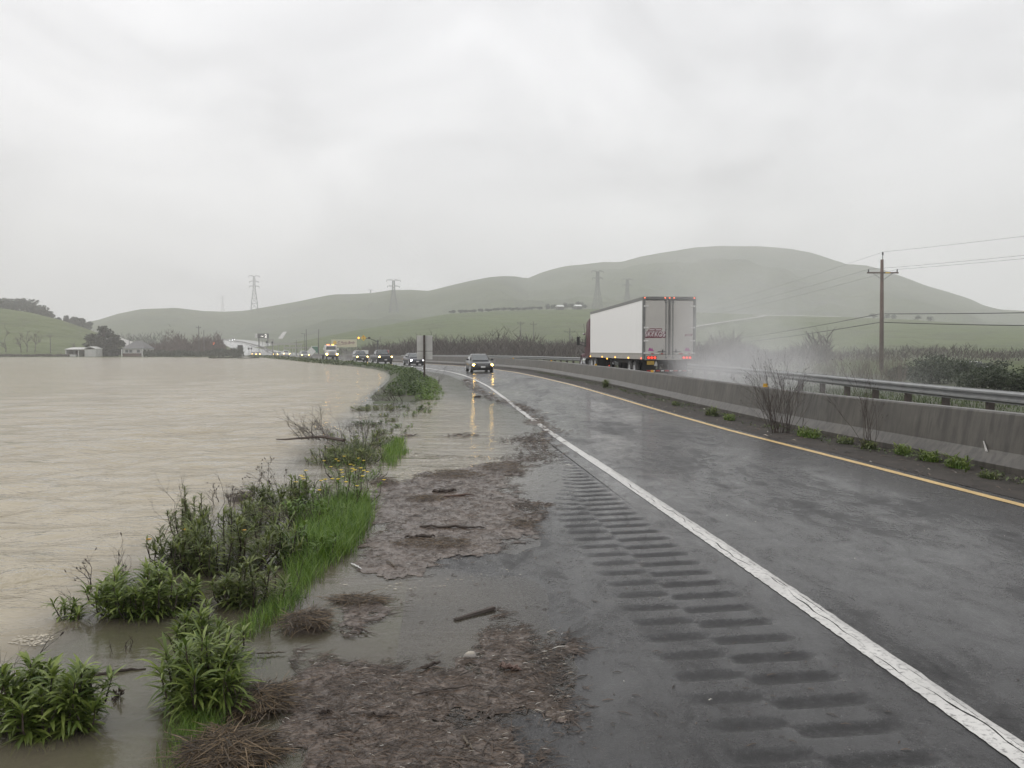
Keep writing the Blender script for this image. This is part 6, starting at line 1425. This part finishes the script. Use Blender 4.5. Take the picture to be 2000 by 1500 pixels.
# ------------------------------------------------------------------ flotsam on the flooded shoulder
def water_top(x, y):
    return max(ZW, zat(x, y))
def make_mat(label, pix, seed, step=0.022, thr=0.0):
    """thin raft of soaked litter with a ragged edge and holes"""
    smp = poly_sampler(pix); x0, x1, y0, y1 = smp.box; P = [gnd(a, b) for a, b in pix]
    xs = np.arange(x0 - 0.45, x1 + 0.45, step); ys = []; y = max(2.6, y0 - 0.45)
    while y < y1 + 0.45: ys.append(y); y += step * (0.8 + 0.12 * y)
    ys = np.array(ys); X, Y = np.meshgrid(xs, ys, indexing='ij'); X = X + nrg.uniform(-.4, .4, X.shape) * step; Y = Y + nrg.uniform(-.4, .4, Y.shape) * step
    seg = [(P[i], P[(i + 1) % len(P)]) for i in range(len(P))]
    D = np.full(X.shape, 9.0)
    for a, b in seg:
        dx, dy = b.x - a.x, b.y - a.y; t = np.clip(((X - a.x) * dx + (Y - a.y) * dy) / (dx * dx + dy * dy + 1e-9), 0, 1); D = np.minimum(D, np.hypot(X - a.x - t * dx, Y - a.y - t * dy))
    ins = np.zeros(X.shape, bool); j = len(P) - 1
    for i in range(len(P)):
        c = ((P[i].y > Y) != (P[j].y > Y)) & (X < (P[j].x - P[i].x) * (Y - P[i].y) / (P[j].y - P[i].y + 1e-12) + P[i].x); ins ^= c; j = i
    SD = np.where(ins, D, -D); Nn = np.empty(X.shape)
    for a in range(X.shape[0]):
        for b in range(X.shape[1]):
            x, y = X[a, b], Y[a, b]
            Nn[a, b] = mnoise.fractal(Vector((x * 3.0, y * 1.8, seed)), 0.7, 2.0, 5) * 0.34 + mnoise.noise(Vector((x * 14, y * 10, seed))) * 0.06 + mnoise.noise(Vector((x * 40, y * 30, seed))) * 0.03
    F_ = SD + Nn - thr; S, T = to_st(X, Y); base = np.maximum(ZW, zsurf(S, T)).reshape(X.shape)
    Z = base + 0.0012 + 0.004 * np.clip(F_ / 0.15, 0, 1) + nrg.uniform(0, 0.0008, X.shape)
    n = len(ys); i, j = np.meshgrid(np.arange(len(xs) - 1), np.arange(n - 1), indexing='ij'); F = np.stack([i * n + j, (i + 1) * n + j, (i + 1) * n + j + 1, i * n + j + 1], -1).reshape(-1, 4)
    F = F[(F_.ravel()[F] > 0).all(1)]; V = np.stack([X, Y, Z], -1).reshape(-1, 3); used = np.unique(F); mp = np.full(len(V), -1); mp[used] = np.arange(len(used))
    me = np_mesh('debris_mat', V[used], mp[F], M['mat'], True); at_ = me.attributes.new('thick', 'FLOAT', 'POINT'); at_.data.foreach_set('value', np.clip(F_.ravel()[used] / 0.16, 0, 1.6).astype(np.float32))
    tag(link('debris_mat', me), label, 'debris', None, 'stuff')
    return V[used]
MATS = []
MATS.append((make_mat('brown raft of soaked litter beside the tall grass', [(725, 945), (830, 928), (940, 905), (1035, 893), (1020, 930), (985, 955), (1000, 985), (1050, 985), (1045, 1045), (970, 1072), (900, 1090), (800, 1118), (690, 1120), (700, 1060), (735, 1010)], 1.5), 5200))
MATS.append((make_mat('wide brown raft of soaked litter beside the straw heaps', [(500, 1350), (600, 1300), (760, 1290), (880, 1285), (950, 1225), (1000, 1200), (1075, 1235), (1085, 1300), (1095, 1400), (1000, 1410), (1010, 1470), (980, 1560), (500, 1560)], 2.5, 0.016), 7000))
MATS.append((make_mat('small litter raft beside the straw nest', [(640, 1180), (740, 1165), (810, 1180), (800, 1215), (700, 1225)], 3.5, 0.018, 0.06), 300))

def sliver(mb, p, a, L_, w, r, tilt=0.0, h=None):
    h = w * 0.6 if h is None else h; d = Vector((math.cos(a), math.sin(a), tilt)).normalized(); s = Vector((-math.sin(a), math.cos(a), 0)) * w / 2; q = p + d * L_; m = (p + q) / 2 + Vector((0, 0, h)) + Vector((r.uniform(-.1, .1) * L_ * 0.3, r.uniform(-.1, .1) * L_ * 0.3, 0))
    mb.add([p - s, p + s, m - s, m + s, q - s * 0.6, q + s * 0.6, m + Vector((0, 0, h))], [(0, 1, 6), (0, 6, 2), (1, 3, 6), (2, 6, 4), (3, 5, 6), (4, 6, 5)])
def scatter():
    r = random.Random(301); dark = MB(); pale = MB()
    for V, n in MATS:
        for k in range(n):
            v = V[r.randrange(len(V))]; p = Vector((v[0], v[1], v[2] + 0.002)); L_ = r.choice((0.012, 0.018, 0.025, 0.04, 0.08)) * r.uniform(0.6, 1.4) * (1 + p.y * 0.05)
            pl = r.random() > 0.97; L_ = min(L_, 0.03 + 0.002 * p.y) if pl else L_
            sliver(pale if pl else dark, p, r.gauss(0.0, 0.8), L_, 0.0010 + L_ * 0.022 + p.y * 0.0003, r, r.uniform(-0.03, 0.10))
    # strand lines and loose crumbs over shallow water and shoulder
    strand = [[(905, 742), (925, 760), (960, 780), (1010, 793), (1040, 808), (1072, 840)], [(1072, 840), (1040, 858), (1000, 862)], [(1040, 860), (1052, 890), (1030, 900)], [(870, 852), (900, 850), (925, 853)], [(780, 892), (860, 893), (960, 896), (1040, 890)],
              [(730, 862), (790, 852), (800, 850)], [(1000, 990), (1048, 985), (1040, 1020)], [(1055, 1255), (1080, 1320), (1095, 1420)], [(640, 860), (700, 868), (780, 858)]]
    dens = [620, 320, 420, 90, 60, 90, 330, 520, 80]; sprd = [0.16, 0.25, 0.22, 0.15, 0.08, 0.12, 0.08, 0.06, 0.2]
    for pl, n, sp in zip(strand, dens, sprd):
        G = [gnd(*q) for q in pl]
        for k in range(n):
            i = r.randrange(len(G) - 1); p = G[i].lerp(G[i + 1], r.random()); sp2 = sp * (0.4 + 0.6 * abs(mnoise.noise(p * 1.3)))*1.8
            p = Vector((p.x + r.gauss(0, sp2), p.y + r.gauss(0, sp2) * 1.5, 0)); p.z = water_top(p.x, p.y) + 0.003; L_ = r.choice((0.04, 0.07, 0.12, 0.2)) * r.uniform(0.5, 1.2) * (0.2 + p.y * 0.045)
            sliver(dark if r.random() < 0.97 else pale, p, r.gauss(0, 0.7), L_, 0.0015 + L_ * 0.035 + p.y * 0.0005, r, r.uniform(-0.02, 0.12))
    for k in range(1500):
        s = 2.5 + 14 * r.random() ** 1.5; t = -0.2 - 2.6 * r.random() ** 0.7; p = W(s, t); p.z = max(p.z, ZW) + 0.002; L_ = r.choice((0.008, 0.012, 0.02, 0.05)) * r.uniform(0.5, 1.3)
        pl = r.random() > 0.9; sliver(pale if pl else dark, p, r.gauss(0, 0.7), L_ * (0.4 if pl else 1), (0.0025 if pl else 0.003) + L_ * 0.06, r)
    for k in range(800):
        s = 4 + 40 * r.random(); t = 4.2 + 1.25 * r.random(); p = W(s, t); p.z += 0.005; L_ = r.choice((0.03, 0.05, 0.08, 0.15)) * r.uniform(0.5, 1.3)
        sliver(dark if r.random() < 0.92 else pale, p, r.gauss(1.5, 0.7), L_, 0.006 + L_ * 0.1, r)
    for k in range(160):
        s = 3 + 25 * r.random(); t = 0.3 + 3.5 * r.random(); p = W(s, t); p.z += 0.002; L_ = r.choice((0.008, 0.012, 0.02)) ; sliver(pale if r.random() < 0.5 else dark, p, r.uniform(0, 6), L_, 0.006, r)
    tag(dark.build('litter', M['bits']), 'dark twigs and reed crumbs floating on the flooded shoulder', 'debris', None, 'stuff')
    tag(pale.build('litter', M['pale_bits']), 'pale straw crumbs scattered over the wet shoulder', 'debris', None, 'stuff')
scatter()

def straw_heap(label, px, py, wpx, hpx, h, n, seed):
    r = random.Random(seed); c = gnd(px, py); a = gnd(px + wpx / 2, py).x - c.x; f = (gnd(px, py - hpx / 2).y - gnd(px, py + hpx / 2).y) / 2; mb = MB()
    V = []; core = MB(); nn = 16
    rings = [[(a * q * 0.72 * math.cos(2 * math.pi * k / nn) * (1 + 0.12 * math.sin(k * 2.3)), f * q * 0.72 * math.sin(2 * math.pi * k / nn), -0.02 + h * 0.75 * (1 - q * q)) for k in range(nn)] for q in (1.0, 0.8, 0.5, 0.15)]
    core.loft(rings)
    root = thing('straw_heap', label, 'straw heap', (c.x, c.y, ZW), 0)
    core.build('sodden_core', M['bits'], root)
    for k in range(n):
        an = r.uniform(0, 6.283); q = math.sqrt(r.random()); p = Vector((a * q * math.cos(an), f * q * math.sin(an), h * (1 - q * q) * r.uniform(0.55, 1.0)))
        if q > 0.75 + 0.35 * mnoise.noise(Vector((math.cos(an) * 1.6, math.sin(an) * 1.6, seed))): continue
        if r.random() < 0.12: sliver(mb, p + Vector((0, 0, 0.008)), r.uniform(0, 6.283), r.uniform(0.10, 0.22), r.uniform(0.003, 0.005), r, r.uniform(-0.2, 0.1), 0.003)
        sliver(mb, p, r.uniform(0, 6.283) if r.random() < 0.85 else an + r.gauss(0, 0.5), r.uniform(0.03, 0.14), r.uniform(0.0018, 0.004), r, r.uniform(-0.5, 0.15), 0.003)
    mb.build('straws', M['straw'], root)
straw_heap('rounded heap of wet brown straw beside the light grass', 498, 1378, 150, 75, 0.07, 2600, 401)
straw_heap('large spread heap of wet straw in front of the rounded one', 440, 1475, 210, 110, 0.08, 3200, 402)
straw_heap('dark nest-like clump of twigs and straw by the grass edge', 600, 1222, 115, 48, 0.09, 1400, 403)
straw_heap('low strip of wet straw leading away from the grass', 700, 1174, 130, 26, 0.03, 700, 404)
straw_heap('small dark mound of straw at the corner of the litter raft', 750, 943, 60, 16, 0.07, 450, 405)
straw_heap('heap of dark reeds where the litter meets the rumble strip', 985, 915, 110, 30, 0.06, 900, 406)
straw_heap('long dark wrack of reeds along the back edge of the raft', 880, 927, 170, 20, 0.045, 1100, 410)
straw_heap('dark tangle of wet twigs in the middle of the raft', 830, 975, 90, 14, 0.04, 500, 411)
straw_heap('dark reed wrack lying across the white line edge', 1045, 825, 60, 14, 0.05, 350, 412)
straw_heap('drowned brown seed-head clump in the lake', 470, 975, 60, 18, 0.10, 420, 407)
straw_heap('dark reed strip on the shoulder edge near the white line', 1020, 1022, 60, 20, 0.025, 300, 408)
straw_heap('straggling dark reeds lying along the raft front edge', 850, 1062, 200, 22, 0.03, 700, 409)

def stick(label, a, b, rad, mat='wood', name='stick', flat=False, z=0.012):
    A, B = gnd(*a), gnd(*b); A.z = water_top(A.x, A.y) + z; B.z = water_top(B.x, B.y) + z; d = B - A; r = random.Random(int(a[0] * 7 + b[1])); mb = MB()
    if flat:
        u = Vector((-d.y, d.x, 0)).normalized() * rad; h = Vector((0, 0, rad * 0.8)); e = r.uniform(0.5, 0.8)
        mb.add([A - u * e, A + u * e, B + u, B - u, A - u * e * 0.6 + h * 0.6, A + u * e * 0.6 + h * 0.5, B + u * 0.8 + h, B - u * 0.9 + h * 1.1], [(0, 1, 2, 3), (4, 7, 6, 5), (0, 4, 5, 1), (1, 5, 6, 2), (2, 6, 7, 3), (3, 7, 4, 0)])
    else:
        pts = [A.lerp(B, f) + Vector((r.uniform(-1, 1) * rad, r.uniform(-1, 1) * rad * 2, r.uniform(0, 1) * rad)) if 0 < f < 1 else A.lerp(B, f) for f in [q / 11 for q in range(12)]]
        mb.tube(pts, [rad * q * r.uniform(0.75, 1.2) for q in (0.5, 0.9, 1, 1, 0.9, 1.05, 0.95, 1, 0.8, 0.7, 0.55, 0.3)], 6)
    return tag(mb.build(name, M[mat]), label, 'stick' if not flat else 'plank')
stick('broken dark plank lying in shallow water', (888, 1212), (964, 1190), 0.022, 'wood', 'plank', True, 0.004)
stick('long dark stick lying flat on the litter raft', (820, 1030), (950, 1034), 0.013, 'dead', 'stick')
stick('pale-centred broken stick near the raft front edge', (790, 1052), (850, 1050), 0.018, 'wood', 'stick')
stick('dark half-round log piece on the litter raft', (845, 962), (892, 961), 0.022, 'dead', 'stick')
stick('thin reddish cane near the back of the litter raft', (865, 972), (925, 968), 0.012, 'pole', 'stick')
stick('short dark batten floating by the white line', (925, 776), (937, 775.5), 0.07, 'dead', 'plank', True, 0.004)
stick('white sliver of wood by the tall grass', (686, 1103), (706, 1114), 0.006, 'sign_white', 'stick')
stick('tan sliver of wood on the raft front edge', (755, 1098), (775, 1112), 0.006, 'dry', 'stick')
stick('drifted log with bark lying behind the bushiest clump', (128, 1322), (285, 1306), 0.010, 'dead', 'log', False, 0.0)
stick('dark stick end on the wide litter raft', (715, 1399), (780, 1402), 0.010, 'wood', 'stick')
stick('short dark chip on the wide litter raft', (622, 1396), (648, 1395), 0.009, 'dead', 'stick')
stick('slanting dark chip on the wide litter raft', (820, 1310), (860, 1298), 0.010, 'dead', 'stick')
stick('long thin bent twig across the wide litter raft', (805, 1362), (925, 1342), 0.005, 'dead', 'stick')
stick('tan straw stem near the raft edge', (900, 1441), (925, 1470), 0.005, 'dry', 'stick')
stick('brown bark chip at the road side of the raft', (975, 1305), (1018, 1313), 0.014, 'pole', 'stick')
stick('brown reed floating beside the grass tongue', (500, 1281), (560, 1277), 0.005, 'dry', 'stick')
stick('forked dark twig in the shallow water', (695, 1228), (725, 1242), 0.005, 'dead', 'stick')
stick('dark twig lying beyond the bare shrub at barrier foot', (1570, 855), (1610, 852), 0.02, 'dead', 'stick')
def shell_stone():
    c = gnd(919, 1283); c.z = water_top(c.x, c.y); root = thing('stone', 'pale-topped grey stone on the edge of the wide litter raft', 'stone', c, 0.4); r = random.Random(9)
    for nm, mt, s_, z in (('stone_body', 'stone', (0.040, 0.034, 0.022), 0.008), ('pale_cap', 'pale_stone', (0.030, 0.024, 0.012), 0.020)):
        bm = bmesh.new(); bmesh.ops.create_icosphere(bm, subdivisions=2, radius=1.0); mb = MB(); bm.verts.index_update()
        mb.add([(v.co.x * s_[0] * (1 + 0.25 * mnoise.noise(v.co * 1.7)), v.co.y * s_[1], z + v.co.z * s_[2] * (1 + 0.2 * mnoise.noise(v.co * 2.1))) for v in bm.verts], [[v.index for v in f.verts] for f in bm.faces]); bm.free(); mb.build(nm, M[mt], root, True)
shell_stone()
def foam(label, pix, n, seed, size):
    r = random.Random(seed); smp = poly_sampler(pix); mb = MB()
    for k in range(n):
        x, y = smp(r); c = Vector((x, y, water_top(x, y) + 0.006)); q = size * r.uniform(0.3, 1.2); m = 7; el = r.uniform(1.2, 2.6)
        ring = [(c.x + q * el * math.cos(6.283 * i / m) * r.uniform(.7, 1.2), c.y + q * math.sin(6.283 * i / m) * r.uniform(.7, 1.2), c.z) for i in range(m)]; mb.add(ring + [(c.x, c.y, c.z + q * 0.08)], [(i, (i + 1) % m, m) for i in range(m)])
    tag(mb.build('foam', M['foam']), label, 'foam', None, 'stuff')
foam('pale churned foam where the lake breaks beside the dead stalk', [(15, 1258), (50, 1230), (95, 1222), (110, 1246), (75, 1264)], 260, 501, 0.006)
foam('foam flecks where water runs over the gap behind the litter raft', [(770, 930), (800, 915), (850, 922), (815, 938)], 160, 502, 0.010)
foam('tiny foam flecks on the flooded shoulder', [(740, 905), (1000, 890), (1000, 915), (900, 925)], 60, 503, 0.012)
foam('white foam flecks on shallow water by the straw nest', [(640, 1140), (760, 1140), (1000, 1110), (1000, 1130), (800, 1155)], 50, 504, 0.006)
foam('foam around the drowned brushwood', [(640, 862), (660, 855), (690, 862), (670, 870)], 30, 505, 0.03)
foam('small foam crest beyond the drowned tufts', [(695, 815), (715, 812), (720, 820), (700, 822)], 24, 506, 0.04)

# ------------------------------------------------------------------ spray thrown up by the trailer
def spray(name, label, box, centre, dens, dirn, seed, nscale=0.35):
    (x0, x1), (y0, y1), (z0, z1) = box; mb = MB(); mb.box(((x0 + x1) / 2, (y0 + y1) / 2, (z0 + z1) / 2), (x1 - x0, y1 - y0, z1 - z0)); t = NT('road_spray')
    p = t.pos(); sx = t.n('ShaderNodeSeparateXYZ'); t.l(p, sx.inputs[0]); X, Y, Z = sx.outputs
    def sm(v, a, b): 
        m = t.n('ShaderNodeMapRange', interpolation_type='SMOOTHSTEP'); m.inputs['From Min'].default_value = a; m.inputs['From Max'].default_value = b; t.l(v, m.inputs['Value']); return m.outputs[0]
    n = t.noise(p, nscale, 4, 0.6, stretch=(1, 0.6, 1.1), dist=0.8); n = t.ramp(n, [(0.36, 0.0), (0.68, 1.0)])
    edge = t.math('MULTIPLY', t.math('MULTIPLY', sm(X, x0, x0 + dirn[0]), sm(X, x1, x1 - dirn[1])), t.math('MULTIPLY', sm(Y, y0, y0 + dirn[2]), sm(Y, y1, y1 - dirn[3])))
    fall = t.math('POWER', 2.718, t.math('MULTIPLY', t.math('SUBTRACT', Z, z0), -1.0 / centre)); top = sm(Z, z1, z1 - 1.5)
    low = t.math('MULTIPLY', fall, 1.0); 
    dn = t.math('MULTIPLY', t.math('MULTIPLY', edge, top), t.math('ADD', t.math('MULTIPLY', t.math('MULTIPLY', n, fall), dens), t.math('MULTIPLY', t.math('MULTIPLY', n, fall), dens * 0.3)))
    v = t.n('ShaderNodeVolumePrincipled'); v.inputs['Color'].default_value = (0.97, 0.97, 0.97, 1); v.inputs['Anisotropy'].default_value = 0.2; t.l(dn, v.inputs['Density']); t.l(v.outputs[0], t.out.inputs['Volume'])
    tag(mb.build(name, t.mat), label, 'spray', None, 'stuff')
spray('road_spray', 'white cloud of spray thrown up behind the trailer', ((6.4, 17.5), (26.0, 47.0), (0.0, 8.0)), 2.3, 0.29, (1.4, 9.5, 8.0, 7.0), 1)
spray('road_spray', 'low mist of spray behind the flatbed truck', ((at(655, 690, 168).x, at(700, 690, 168).x), (168, 178), (0.0, 3.0)), 1.2, 0.12, (1.5, 2.0, 3, 3), 2, 0.6)

# ------------------------------------------------------------------ damp air
def build_haze():
    mb = MB(); mb.box((0, 660, 139), (5200, 2700, 284)); t = NT('haze_air')
    v = t.n('ShaderNodeVolumePrincipled', Density=0.00068); v.inputs['Color'].default_value = (1.0, 1.0, 1.0, 1); v.inputs['Anisotropy'].default_value = 0.0
    t.l(v.outputs[0], t.out.inputs['Volume'])
    tag(mb.build('haze', t.mat), 'thin grey rain haze filling the valley', 'haze', None, 'stuff')
build_haze()
